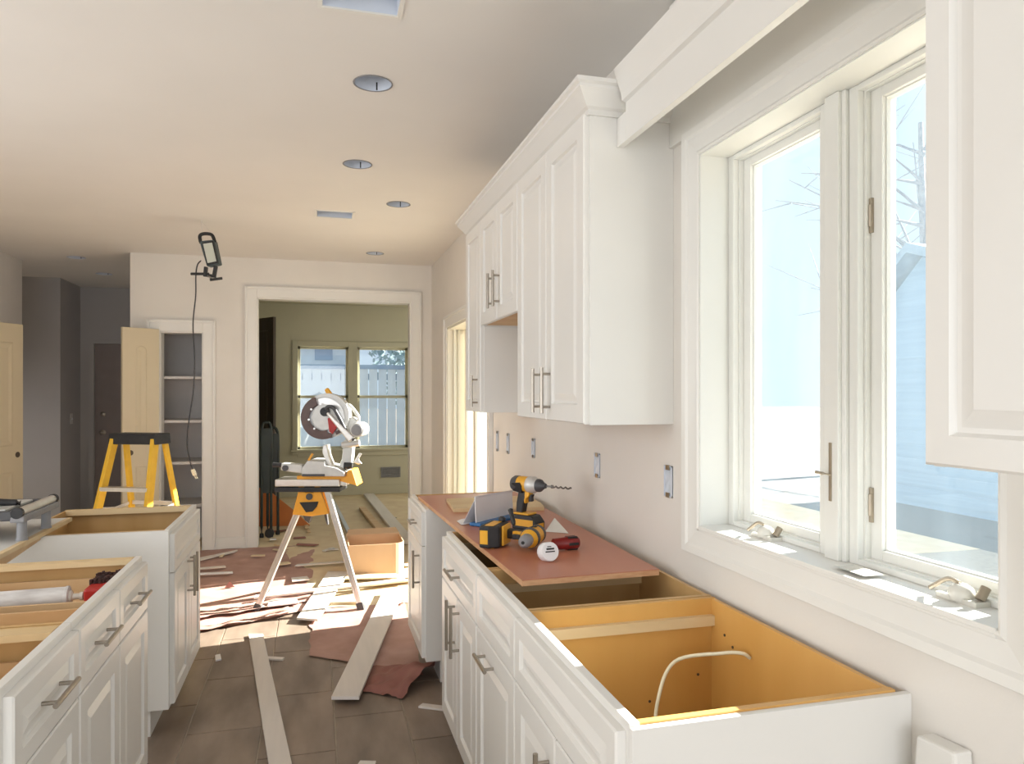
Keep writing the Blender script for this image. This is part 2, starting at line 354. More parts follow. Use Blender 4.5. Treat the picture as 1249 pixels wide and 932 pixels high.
def crank(y):
    c = P('crank_operator', MB().lathe([(.006, 0), (.02, .004), (.024, .016), (.02, .027), (.010, .034)], (1.195, y, WZ0), (0, 0, 1), 16).box(1.18, 1.222, y-.045, y+.045, WZ0, WZ0+.010), 'clear_plastic', wr, smooth=True, bevel=.002)
    P('crank_arm', MB().tube(curve_pts([(1.195, y, WZ0+.034), (1.185, y+.02, WZ0+.04), (1.178, y+.045, WZ0+.022), (1.176, y+.055, WZ0+.014)], 5), .0045, 8).cyl((1.20, y-.035, WZ0+.012), (1.215, y-.035, WZ0+.034), .009, n=10), 'latch_bronze', c, smooth=True)
crank(1.74); crank(1.115)
P('sash_lock', MB().box(1.192, 1.197, 1.476, 1.484, 1.20, 1.34).tube([(1.195, 1.48, 1.262), (1.178, 1.487, 1.266), (1.172, 1.505, 1.268)], .004, 8), 'latch_bronze', wr)
for z in (1.20, 1.87): P('hinge', MB().box(1.24, 1.255, 1.398, 1.409, z-.04, z+.04).cyl((1.243, 1.404, z-.025), (1.243, 1.404, z+.025), .006, n=8), 'latch_bronze', wr)
# ---------------- patio door
pr = root('door_5', 'cream framed glass patio door letting the sun in', None, (XW, 5.5, 0), kind='structure')
m = MB(); wd = .09
m.box(XW-.02, XW, PY0-wd, PY0, 0, PZ1+wd).box(XW-.02, XW, PY1, PY1+wd, 0, PZ1+wd).box(XW-.02, XW, PY0, PY1, PZ1, PZ1+wd)
m.box(XW-.03, XW, PY1+wd-.015, PY1+wd+.01, 0, PZ1+wd).box(XW-.03, XW, PY0-wd-.01, PY0-wd+.015, 0, PZ1+wd).box(XW-.03, XW, PY0-wd, PY1+wd, PZ1+wd-.015, PZ1+wd+.01)
P('casing', m, 'trim_white', pr, bevel=.003)
P('jamb', MB().box(XW-.01, X2, PY0, PY0+.02, 0, PZ1).box(XW-.01, X2, PY1-.02, PY1, 0, PZ1).box(XW-.01, X2, PY0, PY1, PZ1-.02, PZ1).box(XW, X2, PY0, PY1, 0, .03).box(XW+.04, XW+.06, PY1-.05, PY1-.02, 0, PZ1).box(XW+.08, XW+.10, PY1-.04, PY1-.02, 0, PZ1), 'patio_cream', pr)
for (a, b, xx) in ((PY0+.02, 5.74, 1.235), (5.68, PY1-.04, 1.265)):
    q = .07
    sa = P('door_panel', MB().box(xx, xx+.03, a, a+q, .03, PZ1-.02).box(xx, xx+.03, b-q, b, .03, PZ1-.02).box(xx, xx+.03, a+q, b-q, .03, .14).box(xx, xx+.03, a+q, b-q, PZ1-.10, PZ1-.02), 'patio_cream', pr, bevel=.002)
    P('pane', MB().box(xx+.012, xx+.017, a+q, b-q, .14, PZ1-.10), 'clear_glass', sa)
# ---------------- loose and far doors
def leaf(name, label, hinge, free, z1, material, t=.036, holes=(), arch=True):
    h = Vector(hinge).to_3d(); f = Vector(free).to_3d(); d = (f-h); L = d.length; rz = math.atan2(d.y, d.x)
    r = root(name, label, None, (h.x, h.y, 0), rz, kind='structure')
    m = MB().box(0, L, -t/2, t/2, .01, z1); o = P('leaf', m, material, r, world=False, bevel=.002)
    for sgn in (-1, 1):
        for (b0, b1) in ((.18, .80), (1.02, z1-.16)):
            a0, a1 = .11, L-.11
            if a1-a0 < .08: a0, a1 = .07, L-.07
            ring = []
            for ins, dep in ((-.004, 0), (.006, .007), (.02, .007), (.045, .002)):
                lp = [(a0+ins, b0+ins), (a1-ins, b0+ins)]
                if arch and b1 > 1.2:
                    w2 = (a1-a0)/2-ins; cx = (a0+a1)/2; bz = b1-ins-min(.12, w2)
                    lp += [(cx+w2*math.cos(math.pi*k/8), bz+min(.12, w2)*math.sin(math.pi*k/8)) for k in range(9)]
                else: lp += [(a1-ins, b1-ins), (a0+ins, b1-ins)]
                ring.append([(x, sgn*(t/2-.001+dep), z) for x, z in lp])
            P('panel', MB().rings(ring), material, r, world=False)
    for (x, z) in holes: P('lockset_hole', MB().cyl((x, -t/2-.002, z), (x, t/2+.002, z), .024, n=18), 'dark_door', r, world=False)
    return r
leaf('door_2', 'cream panelled pantry door leaf folded open behind the ladder', (-1.37, 7.19), (-1.63, 7.02), 2.035, 'cream_door', holes=((.245, .93),))
leaf('door_3', 'cream panelled door leaf standing open by the left wall', (-2.69, 6.32), (-2.40, 7.02), 2.035, 'cream_door', holes=((.70, .94),), arch=False)
leaf('door_4', 'tall dark door leaf standing open in the back room', (-.95, 9.95), (-.47, 9.24), 2.38, 'dark_door', arch=False)
r = root('door_1', 'flat grey-brown door at the end of the hall', None, (-2.15, 9.76, 0), kind='structure')
P('leaf', MB().box(-2.56, -1.70, 9.765, 9.80, .01, 2.05), 'hall_door', r, bevel=.002)
P('frame', MB().box(-2.62, -2.56, 9.72, 9.86, 0, 2.11).box(-2.56, -1.7, 9.72, 9.86, 2.05, 2.11), 'hall_paint', r)
k_ = P('knob', MB().lathe([(.030, 0), (.030, .006), (.012, .012), (.012, .035), (.026, .045), (.028, .06), (.015, .07)], (-2.47, 9.765, .98), (0, -1, 0), 16), 'nickel', r, smooth=True)
P('deadbolt', MB().lathe([(.028, 0), (.028, .010), (.02, .016)], (-2.47, 9.765, 1.20), (0, -1, 0), 16), 'nickel', r, smooth=True)
ph = root('wall_switch_plate', 'grey switch plate on the dim hall wall', 'switch', (-2.71, 9.4, 1.2))
P('plate', MB().box(-2.711, -2.703, 9.36, 9.44, 1.10, 1.22), 'shelf_white', ph, bevel=.002)
P('toggle', MB().box(-2.704, -2.694, 9.393, 9.407, 1.15, 1.17), 'paper_white', ph)

# ================================================================ CABINETS
def bar_handle(mb, c, axis, out, L):
    c = Vector(c); axis = Vector(axis); out = Vector(out)
    mb.cyl(c+out*.032-axis*L/2, c+out*.032+axis*L/2, .0062, n=12)
    for s_ in (-1, 1): mb.cyl(c-out*.002+axis*s_*L*.36, c+out*.032+axis*s_*L*.36, .0048, n=10)
    return mb
def front(parent, kind, y0, y1, z0, z1, xf, n, handle=None, f=.060, t=.02):
    """door or drawer front on plane x = xf facing n along x"""
    r = panel_rings(y0, y1, z0, z1, t, f if kind == 'door' else .042)
    d = P(kind if kind != 'false' else 'drawer_front', MB().rings([[(xf+n*dd, a, b) for a, b, dd in lp] for lp in r]), 'cabinet_white', parent)
    if handle:
        o, y, z, L = handle
        P('handle', bar_handle(MB(), (xf+n*t, y, z), (0, 1, 0) if o == 'h' else (0, 0, 1), (n, 0, 0), L), 'nickel', d, smooth=True)
    return d
def base_box(r, n, xf, xb, y0, y1, inner='maple', top=.876, near=None, far=None, bottom=.115, batten=True):
    """open-topped carcase: xf frame plane (front), xb back, n = facing direction of the front"""
    xo = xf-n*.02; lo, hi = sorted((xo, xb)); f0, f1 = sorted((xf, xo))
    P('face_frame', MB().box(f0, f1, y0, y0+.035, bottom, top).box(f0, f1, y1-.035, y1, bottom, top).box(f0, f1, y0+.035, y1-.035, top-.04, top).box(f0, f1, y0+.035, y1-.035, .66, .70).box(f0, f1, y0+.035, y1-.035, bottom, bottom+.035), 'cabinet_white', r, bevel=.001)
    P('side_panel', MB().box(lo, hi, y0+.003, y0+.018, bottom, top-.002), near or inner, r)
    P('side_panel', MB().box(lo, hi, y1-.018, y1-.003, bottom, top-.002), far or inner, r)
    b0, b1 = sorted((xb, xb+n*.012)); P('back_panel', MB().box(b0, b1, y0+.018, y1-.018, bottom, top-.004), inner, r)
    P('bottom_panel', MB().box(lo, hi, y0+.018, y1-.018, bottom+.01, bottom+.025), inner, r)
    k0, k1 = sorted((xf-n*.075, xf-n*.09)); P('toe_kick', MB().box(k0, k1, y0+.003, y1-.003, 0, bottom), 'cabinet_white', r)
    k0, k1 = sorted((xf-n*.09, xb)); [P('plinth', MB().box(k0, k1, a_, a_+.014, 0, bottom), 'cabinet_white', r) for a_ in (y0+.004, y1-.018)]
    if batten:
        for yy0, yy1 in ((y0+.018, y0+.036), (y1-.036, y1-.018)): P('batten', MB().box(lo+.01, hi-.01, yy0, yy1, .80, .828), 'pine', r)
XF = .535; XBK = 1.105
# sink base
r = root('sink_base_cabinet', 'open-topped white sink cabinet with golden wood inside under the window', 'cabinet', (.82, 1.52, 0))
base_box(r, -1, XF, XBK, 1.18, 1.868, 'maple_deep')
P('end_panel', MB().box(XF+.0, XW, 1.168, 1.183, 0, .870), 'cabinet_white', r, bevel=.001)
front(r, 'false', 1.195, 1.868, .692, .858, XF, -1)
front(r, 'door', 1.195, 1.530, .13, .688, XF, -1, ('v', 1.49, .56, .16))
front(r, 'door', 1.536, 1.868, .13, .688, XF, -1, ('v', 1.575, .56, .16))
for x_, y_, z_ in ((.9, 1.8485, .60), (1.05, 1.8485, .66)): P('screw_hole', MB().cyl((x_, y_, z_), (x_, y_+.0025, z_), .004, n=8), 'dark_door', r)
for y_, z_ in ((1.78, .79), (1.74, .77)): P('screw_hole', MB().cyl((1.091, y_, z_), (1.0935, y_, z_), .004, n=8), 'dark_door', r)
# pull-out cabinet
r = root('pull_out_cabinet', 'narrow white base cabinet with one horizontal pull beside the sink cabinet', 'cabinet', (.82, 2.1, 0))
base_box(r, -1, XF, XBK, 1.870, 2.345)
front(r, 'false', 1.874, 2.341, .692, .858, XF, -1)
front(r, 'door', 1.874, 2.341, .13, .688, XF, -1, ('h', 2.16, .635, .15))
# two-door cabinet beside the range gap
r = root('two_door_base_cabinet', 'white two-door base cabinet with one drawer under the red plywood', 'cabinet', (.82, 2.68, 0))
base_box(r, -1, XF, XBK, 2.347, 3.02)
front(r, 'drawer', 2.351, 3.016, .692, .858, XF, -1, ('h', 2.70, .775, .15))
front(r, 'door', 2.351, 2.682, .13, .688, XF, -1, ('v', 2.64, .575, .19))
front(r, 'door', 2.688, 3.016, .13, .688, XF, -1, ('v', 2.73, .575, .19))
# far cabinet after the range gap
r = root('end_base_cabinet', 'white base cabinet across the range gap with plain grey-white side', 'cabinet', (.82, 3.9, 0))
base_box(r, -1, XF, XBK, 3.62, 4.17, near='cabinet_white')
P('end_panel', MB().box(XF+.001, XBK, 3.605, 3.62, .115, .874), 'cabinet_white', r, bevel=.001)
front(r, 'drawer', 3.624, 4.166, .692, .858, XF, -1, ('h', 3.86, .775, .13))
front(r, 'door', 3.624, 4.166, .13, .688, XF, -1, ('v', 3.70, .56, .19))
# left island cabinets
XL = -.598; XLB = -1.20
r = root('drawer_base_cabinet', 'open-topped white cabinet with two drawers and a tube inside', 'cabinet', (-.9, 2.45, 0))
base_box(r, 1, XL, XLB, 2.075, 2.857, batten=False)
P('end_panel', MB().box(XLB, XL-.001, 2.855, 2.862, .115, .872), 'cabinet_white', r)
for a, b in ((2.079, 2.465), (2.471, 2.856)):
    dr = front(r, 'drawer', a, b, .687, .855, XL, 1, ('h', (a+b)/2, .775, .16))
    front(r, 'door', a, b, .13, .683, XL, 1)
    P('drawer_box', MB().box(-1.15, -.62, a+.03, a+.042, .70, .815).box(-1.15, -.62, b-.042, b-.03, .70, .815).box(-.632, -.62, a+.042, b-.042, .70, .815).box(-1.15, -1.138, a+.042, b-.042, .70, .815).box(-1.15, -.62, a+.03, b-.03, .762, .772), 'raw_wood', dr)
P('stretcher', MB().box(-1.19, -.62, 2.80, 2.842, .858, .876), 'pine', r)
r = root('end_drawer_cabinet', 'white single-drawer cabinet ending the island toward the camera', 'cabinet', (-.9, 1.85, 0))
base_box(r, 1, XL, XLB, 1.63, 2.073, batten=False)
front(r, 'drawer', 1.655, 2.069, .687, .855, XL, 1, ('h', 1.87, .775, .16))
front(r, 'door', 1.655, 2.069, .13, .683, XL, 1)
P('drawer_box', MB().box(-1.15, -.62, 1.68, 1.692, .70, .80).box(-1.15, -.62, 2.03, 2.042, .70, .80).box(-.632, -.62, 1.69, 2.03, .70, .80).box(-1.15, -.62, 1.68, 2.04, .705, .715), 'raw_wood', r)
P('stretcher', MB().box(-1.19, -.62, 2.0, 2.055, .858, .876), 'pine', r)
r = root('island_end_cabinet', 'white island cabinet with plain side and paired door pulls near the ladder', 'cabinet', (-.9, 3.72, 0))
base_box(r, 1, XL, XLB, 3.37, 4.09, batten=False)
P('end_panel', MB().box(XLB-.02, XL-.001, 3.352, 3.372, .115, .874), 'cabinet_white', r, bevel=.001)
front(r, 'false', 3.374, 4.086, .692, .855, XL, 1)
front(r, 'door', 3.374, 3.727, .13, .688, XL, 1, ('v', 3.69, .60, .19))
front(r, 'door', 3.733, 4.086, .13, .688, XL, 1, ('v', 3.77, .60, .19))
P('stretcher', MB().box(-1.19, -.62, 4.035, 4.07, .85, .876), 'pine', r)
# ---------------- wall cabinets
XU = .839; UB = 1.357; UT = 2.36
def wall_cab(name, label, y0, y1, z0, doors, near_white=True):
    r = root(name, label, 'cabinet', (.98, (y0+y1)/2, z0))
    m = MB().box(XU, XW, y0, y0+.016, z0, UT).box(XU, XW, y1-.016, y1, z0, UT).box(XW-.012, XW, y0+.016, y1-.016, z0, UT).box(XU, XW-.012, y0+.016, y1-.016, UT-.016, UT)
    P('body', m, 'cabinet_white', r, bevel=.0008)
    P('bottom_panel', MB().box(XU+.004, XW-.012, y0+.016, y1-.016, z0+.006, z0+.02), 'raw_wood', r)
    for a, b, h in doors: front(r, 'door', a+.002, b-.002, z0+.003, UT-.02, XU, -1, h)
    return r
wall_cab('tall_wall_cabinet', 'tall two-door white wall cabinet ending beside the window', 2.147, 2.932, UB, [(2.152, 2.538, ('v', 2.575-.085, 1.468, .165)), (2.538, 2.930, ('v', 2.60, 1.468, .165))])
wall_cab('short_wall_cabinet', 'short two-door wall cabinet above the microwave gap', 2.934, 3.632, 1.80, [(2.936, 3.283, ('v', 3.235, 1.94, .165)), (3.283, 3.63, ('v', 3.335, 1.94, .165))])
wall_cab('narrow_wall_cabinet', 'narrow single-door wall cabinet near the patio door', 3.634, 4.01, UB, [(3.636, 4.008, ('v', 3.70, 1.468, .165))])
# crown along the wall cabinets with end returns
cp = [(0, 2.335), (-.010, 2.335), (-.010, 2.352), (-.020, 2.358), (-.030, 2.372), (-.048, 2.395), (-.056, 2.403), (-.056, 2.412), (-.066, 2.418), (-.066, 2.43), (0, 2.43)]
cp = [(d, z) for d, z in cp]
def crown():
    m = MB(); loops = []
    x0 = XU-.0; ya, yb = 2.147, 4.01
    L = []
    for d, z in cp: L.append([(XW, ya+d, z), (x0+d, ya+d, z), (x0+d, yb-d, z), (XW, yb-d, z)])
    nn = len(cp); vs = [p for l in L for p in l]
    fs = [(i*4+k, i*4+k+1, ((i+1) % nn)*4+k+1, ((i+1) % nn)*4+k) for i in range(nn) for k in range(3)]
    fs += [tuple(i*4 for i in range(nn)), tuple(i*4+3 for i in range(nn))]
    m.add(vs, fs); return m
P('crown_molding', crown(), 'cabinet_white', None, label='white crown molding along the top of the wall cabinets', cat='molding', loc=(.8, 3.0, 2.335))
# valance between the wall cabinets
r = root('window_valance', 'white valance board bridging the wall cabinets above the window', 'valance', (.94, 1.5, 2.24))
P('board', MB().box(.93, .952, .84, 2.078, 2.242, 2.44).box(.9301, .9519, 2.078, 2.147, 2.242, 2.333), 'cabinet_white', r, bevel=.001)
P('crown', MB().prism([(.93, .84, 2.36), (.918, .84, 2.365), (.915, .84, 2.385), (.895, .84, 2.44), (.89, .84, 2.458), (.95, .84, 2.458), (.95, .84, 2.44), (.93, .84, 2.43)], (0, 1.24, 0)), 'cabinet_white', r)
# near right wall cabinet
r = root('near_wall_cabinet', 'white wall cabinet with raised panel door on the window side opposite', 'cabinet', (.98, .6, UB))
P('body', MB().box(XU, XW, .05, .066, UB, UT).box(XU, XW, .812, .828, UB, UT).box(XW-.012, XW, .066, .812, UB, UT).box(XU, XW-.012, .066, .812, UT-.016, UT).box(XU, XW-.012, .066, .812, UB+.006, UB+.02), 'cabinet_white', r)
front(r, 'door', .44, .826, UB+.003, UT-.02, XU, -1, f=.042)
front(r, 'door', .052, .436, UB+.003, UT-.02, XU, -1, f=.042)

# ================================================================ ON THE RIGHT CABINETS
zt = .896
sh = root('plywood_worktop_sheet', 'red-brown plywood sheet lying over the range gap as a worktop', 'plywood', (.84, 3.0, .877))
corners = [(.603, 2.10), (1.062, 2.115), (1.10, 3.99), (.545, 3.96)]
P('veneer', MB().prism([(x, y, zt-.003) for x, y in corners], (0, 0, .003)), 'plywood_red', sh)
P('core', MB().prism([(x, y, .8765) for x, y in corners], (0, 0, zt-.003-.8765)), 'ply_edge', sh)
P('cream_board_offcut', MB().prism([(.655, 3.70, zt), (.63, 3.37, zt), (1.06, 3.31, zt), (1.085, 3.45, zt), (1.085, 3.70, zt)], (0, 0, .018)), 'pine', None, label='pale board offcut lying flat behind the drill', cat='board', bevel=.001, loc=(.85, 3.5, zt))
# white instruction card standing in a blue tray
r = root('white_folded_card', 'white folded card standing on a blue pouch among the drills', 'card', (.75, 3.1, zt))
pts = [atz(581, 642, zt), atz(626, 630, zt)]
d = (pts[1]-pts[0]).normalized(); nrm = Vector((-d.y, d.x, 0))
P('card', MB().prism([pts[0]+Vector((0, 0, .004)), pts[1]+Vector((0, 0, .004)), pts[1]+Vector((-.005, 0, .118)), pts[0]+Vector((-.005, 0, .125))], nrm*.004), 'paper_white', r)
P('card_back', MB().prism([pts[0]+Vector((0, 0, .125)), pts[1]+Vector((0, 0, .118)), pts[1]+nrm*.07+Vector((0, 0, .004)), pts[0]+nrm*.07+Vector((0, 0, .004))], (0, 0, .003)), 'paper_white', r)
P('blue_pouch', MB().prism([pts[0]-nrm*.03-d*.01+Vector((0, 0, .001)), pts[1]-nrm*.06+d*.06+Vector((0, 0, .001)), pts[1]+nrm*.02+d*.05+Vector((0, 0, .001)), pts[0]+nrm*.03-d*.01+Vector((0, 0, .001))], (0, 0, .014)), 'blue_plastic', r, bevel=.004)
P('paper_scrap', MB().grid(lambda u, v: Vector((.60+u*.10, 3.03+v*.10+u*.03, zt+.002+.006*math.sin(u*5)*v+.004*u)), 6, 6), 'paper_white', None, label='crumpled white paper beside the folded card', cat='paper', loc=(.65, 3.08, zt))
P('clear_bag_corner', MB().add([(.90, 2.80, zt+.001), (.98, 2.74, zt+.001), (.97, 2.86, zt+.001), (.95, 2.83, zt+.05)], [(0, 1, 3), (1, 2, 3), (2, 0, 3), (0, 2, 1)]), 'clear_plastic', None, label='small clear plastic scrap standing near the wall', cat='plastic', loc=(.95, 2.8, zt))

def drill(name, label, M, hammer=False, bit=True):
    r = root(name, label, 'drill', M=M)       # local: x = chuck direction, z = up from battery base
    k = 1.0
    zc = .185
    def L(nm, mb, m, par=r, sm=True, bv=0): return P(nm, mb, m, par, world=False, smooth=sm, bevel=bv)
    hs = L('motor_housing', MB().lathe([(.012, -.078), (.026, -.075), (.032, -.066), (.033, -.03), (.032, 0)], (0, 0, zc), (1, 0, 0), 22), 'tool_yellow')
    L('rear_cap', MB().lathe([(.014, -.080), (.027, -.0775), (.0335, -.066), (.0337, -.045), (.0325, -.045)], (0, 0, zc), (1, 0, 0), 22), 'dark_grey', hs)
    for s_ in (-1, 1): L('side_cheek', MB().prism([(-.062, s_*.018, zc-.028), (-.018, s_*.020, zc-.034), (-.012, s_*.03, zc-.004), (-.022, s_*.032, zc+.01), (-.060, s_*.030, zc+.006)], (0, s_*.006, 0)), 'rubber_black', hs, False)
    gb = L('gearbox', MB().lathe([(.032, 0), (.034, .004), (.034, .03), (.030, .036), (.026, .045)], (0, 0, zc), (1, 0, 0), 22), 'saw_grey' if not hammer else 'tool_yellow')
    ck = L('chuck', MB().lathe([(.026, .045), (.027, .052), (.025, .062), (.018, .07), (.012, .08), (.010, .086)] if not hammer else [(.022, .045), (.0235, .05), (.0235, .072), (.020, .088), (.011, .096)], (0, 0, zc), (1, 0, 0), 20), 'dark_grey' if not hammer else 'mid_grey')
    if bit:
        x0 = .084; pts = [(x0+i*.004, .003*math.cos(i*1.1), zc+.003*math.sin(i*1.1)) for i in range(32)]
        b = L('drill_bit', MB().cyl((x0-.01, 0, zc), (x0+.03, 0, zc), .0035, n=10).tube([p for p in pts if p[0] > x0+.03], .0034, 6).lathe([(.004, 0), (.007, .003), (.007, .01), (.004, .013)], (x0+.026, 0, zc), (1, 0, 0), 12), 'bit_steel', ck)
    L('grip', MB().prism([(-.040, -.017, zc-.02), (-.006, -.017, zc-.02), (-.002, -.017, zc-.055), (-.012, -.017, zc-.075), (-.022, -.017, .06), (-.055, -.017, .06), (-.052, -.017, zc-.075)], (0, .034, 0)), 'rubber_black', r, False, .007)
    L('grip_accent', MB().prism([(-.008, -.0165, zc-.018), (.016, -.0165, zc-.025), (.012, -.0165, zc-.046), (-.004, -.0165, zc-.060), (-.010, -.0165, zc-.08), (-.016, -.0165, zc-.06)], (0, .033, 0)), 'tool_yellow', r, False, .004)
    L('trigger', MB().prism([(.008, -.009, zc-.040), (.026, -.009, zc-.038), (.020, -.009, zc-.052), (.022, -.009, zc-.068), (.004, -.009, zc-.070)], (0, .018, 0)), 'rubber_black', r, False, .003)
    w2 = .034 if not hammer else .040; h0 = .062 if not hammer else .075
    bt = L('battery', MB().prism([(-.062, -w2, .002), (.058, -w2, .002), (.060, -w2, h0*.55), (.036, -w2, h0), (-.060, -w2, h0)], (0, 2*w2, 0)), 'rubber_black', r, False, .006)
    L('battery_label', MB().box(-.045, .045, -w2-.0015, w2+.0015, h0*.28, h0*.72).box(.055, .0615, -w2*.62, w2*.62, h0*.1, h0*.5), 'tool_yellow', bt, False)
    L('battery_base_label', MB().box(-.030, .030, -w2*.6, w2*.6, -.0005, .004), 'tool_yellow', bt, False)
    L('battery_rim', MB().box(-.058, .02, -w2*.9, w2*.9, h0, h0+.008), 'tool_yellow', r, False, .003)
    if hammer:
        L('side_handle', MB().lathe([(.006, 0), (.009, .012), (.008, .04), (.010, .062), (.004, .066)], (-.045, -.030, zc-.085), (-.5, -1, -.45), 14), 'rubber_black', r)
        L('clip_knob', MB().lathe([(.006, 0), (.013, .006), (.014, .016), (.006, .022)], (-.05, -.036, .05), (-.2, -1, 0), 14), 'rubber_black', r)
        L('chuck_bore', MB().cyl((.0965, 0, zc), (.0985, 0, zc), .006, n=12), 'ink_black', ck)
        L('collar', MB().lathe([(.035, .006), (.037, .009), (.037, .026), (.035, .03)], (0, 0, zc), (1, 0, 0), 22), 'dark_grey', gb)
    return r
def frame(o, x, z):
    x = Vector(x).normalized(); z = Vector(z); z = (z-x*x.dot(z)).normalized(); y = z.cross(x)
    return Matrix(((x.x, y.x, z.x, o[0]), (x.y, y.y, z.y, o[1]), (x.z, y.z, z.z, o[2]), (0, 0, 0, 1)))
p = atz(643, 647, zt)
drill('cordless_drill', 'yellow and black cordless drill standing upright with a long bit', frame((p.x+.012, p.y+.02, zt), (.80*CP-.60*SP, -.80*SP-.60*CP, 0), (0, 0, 1)))
p = atz(597, 667, zt)
drill('hammer_drill', 'yellow and black hammer drill lying on its side, battery toward the aisle', frame((p.x-.012, p.y+.03, zt+.043), (-.58, -.81, -.02), (.82, -.57, 0)), True, False)
# red socket case and white spool
r = root('red_socket_tool', 'dark red ribbed tool lying beside the white roll', 'tool', M=frame((.865, 2.46, zt+.024), (.95, .1, 0), (0, 0, 1)))
P('body', MB().lathe([(.012, -.05), (.020, -.045), (.022, 0), (.024, .004), (.024, .045), (.019, .052)], (0, 0, 0), (1, 0, 0), 18), 'dark_red', r, world=False, smooth=True)
for k in range(6):
    a = k*math.pi/3
    P('rib', MB().bar((.006, .0235*math.cos(a), .0235*math.sin(a)), (.044, .0235*math.cos(a), .0235*math.sin(a)), .009, .004, up=(0, math.cos(a), math.sin(a))), 'ink_black', r, world=False)
p = atz(671, 686, zt)
r = root('white_tape_roll', 'white roll with black print lying in front of the drills', 'roll', M=frame((p.x, p.y+.02, zt+.031), (.10, -.98, .22), (0, 0, 1)))
P('roll', MB().lathe([(.020, -.028), (.030, -.026), (.032, -.02), (.032, .014), (.030, .018), (.010, .019)], (0, 0, 0), (1, 0, 0), 26), 'paper_white', r, world=False, smooth=True)
P('print', MB().box(.0185, .0197, -.018, .016, -.002, .002).box(.0185, .0197, -.014, .014, .006, .012).box(.0185, .0197, -.010, .004, .015, .018), 'ink_black', r, world=False)
# outlet boxes on the splash wall
for i, (u, v0, v1, wpx, lab) in enumerate([(607, 526, 550, .05, 'open outlet box on the splash wall nearest the patio door'), (620, 529, 553, .05, 'open outlet box second from the patio door'), (651, 535, 558, .055, 'open outlet box behind the drill on the splash wall'), (729, 553, 582, .055, 'open outlet box under the tall wall cabinet'), (816, 568, 606, .055, 'open outlet box beside the window casing')]):
    a = atx(u, v0, XW); b = atx(u, v1, XW); y = a.y
    r = root('outlet_box', lab, 'outlet', (XW, y, (a.z+b.z)/2), group='open outlet boxes')
    q = wpx/2
    P('box_rim', MB().box(XW-.005, XW+.001, y-q, y-q+.004, b.z, a.z).box(XW-.005, XW+.001, y+q-.004, y+q, b.z, a.z).box(XW-.005, XW+.001, y-q, y+q, b.z, b.z+.004).box(XW-.005, XW+.001, y-q, y+q, a.z-.004, a.z), 'can_white', r)
    P('box_back', MB().box(XW-.002, XW+.001, y-q, y+q, b.z, a.z), 'outlet_steel', r)
    for z in (a.z-.006, b.z+.006): P('ear', MB().box(XW-.007, XW-.004, y-.012, y+.012, z-.008, z+.008), 'nickel', r)
# wire in the sink cabinet
pts = [atx(915, 803, 1.09), atx(905, 797, 1.07), atx(880, 797, 1.03), (.93, 1.76, .74), (.86, 1.72, .66), (.845, 1.70, .55), (.85, 1.68, .42), (.85, 1.6, .15)]
P('white_cable', MB().tube(curve_pts(pts, 8), .0048, 8), 'cable_white', None, smooth=True, label='white electric cable looping out of the sink cabinet back', cat='cable', loc=(.9, 1.7, .6))
# hardware pack on the sill
P('hardware_packet', MB().grid(lambda u, v: Vector((1.135+v*.055, 1.30+u*.10, WZ0+.003+.008*math.sin(u*6)*math.sin(v*3.1)**2+.004)), 10, 8), 'clear_plastic', None, label='small clear hardware packet on the window sill', cat='packet', loc=(1.16, 1.35, WZ0), smooth=2)
# white device box on the lower wall
pb = root('white_wall_box', 'white plastic box on the wall beyond the sink cabinet end', 'box', (1.10, 1.10, .7))
P('cover', MB().prism([(1.088, 1.115, .818), (1.088, 1.03, .824), (1.088, 1.02, .60), (1.088, 1.135, .60)], (.042, 0, 0)), 'trim_white', pb, bevel=.006)
# ================================================================ ON THE LEFT ISLAND
r = root('caulk_tube', 'white caulk tube with worn label lying in the island drawer', 'tube', M=frame((-.845, 2.60, .808), (1, .06, 0), (0, 0, 1)))
a0 = -.27
P('cartridge', MB().lathe([(.031, a0), (.033, a0+.004), (.033, .078), (.035, .080), (.035, .088), (.030, .09)], (0, 0, 0), (1, 0, 0), 24), 'caulk_label', r, world=False, smooth=True)
P('nozzle', MB().lathe([(.020, .09), (.020, .096), (.010, .10), (.009, .118), (.013, .119), (.013, .128), (.004, .13)], (0, 0, 0), (1, 0, 0), 16), 'clear_plastic', r, world=False, smooth=True)
r = root('scrub_brush', 'red brush with dark bristles lying in the island drawer', 'brush', (-.64, 2.66, .80))
P('block', MB().prism([(-.705, 2.56, .773), (-.642, 2.56, .773), (-.642, 2.70, .773), (-.705, 2.70, .773)], (0, 0, .067)), 'red_plastic', r, bevel=.008)
m = MB()
for i in range(7):
    for j in range(9):
        x = -.700+i*.009; y = 2.63+j*.014; m.cyl((x, y, .80), (x+random.uniform(-.003, .003), y+random.uniform(-.004, .006), .852+random.uniform(-.004, .004)), .0062, .005, n=5)
P('bristles', m, 'bristle', r, kind='stuff')
r = root('melamine_board', 'white board with wood edge laid over the back of the island', 'board', (-1.6, 3.1, .877))
P('top', MB().box(-2.2, -1.082, 2.885, 3.70, .878, .893), 'melamine', r)
P('edge_band', MB().box(-1.082, -1.062, 2.885, 3.70, .8775, .894), 'pine', r)
P('edge_batten', MB().prism([(-1.10, 2.885, .835), (-1.10, 3.345, .862), (-1.10, 3.345, .878), (-1.10, 2.885, .878)], (.025, 0, 0)), 'raw_wood', r)
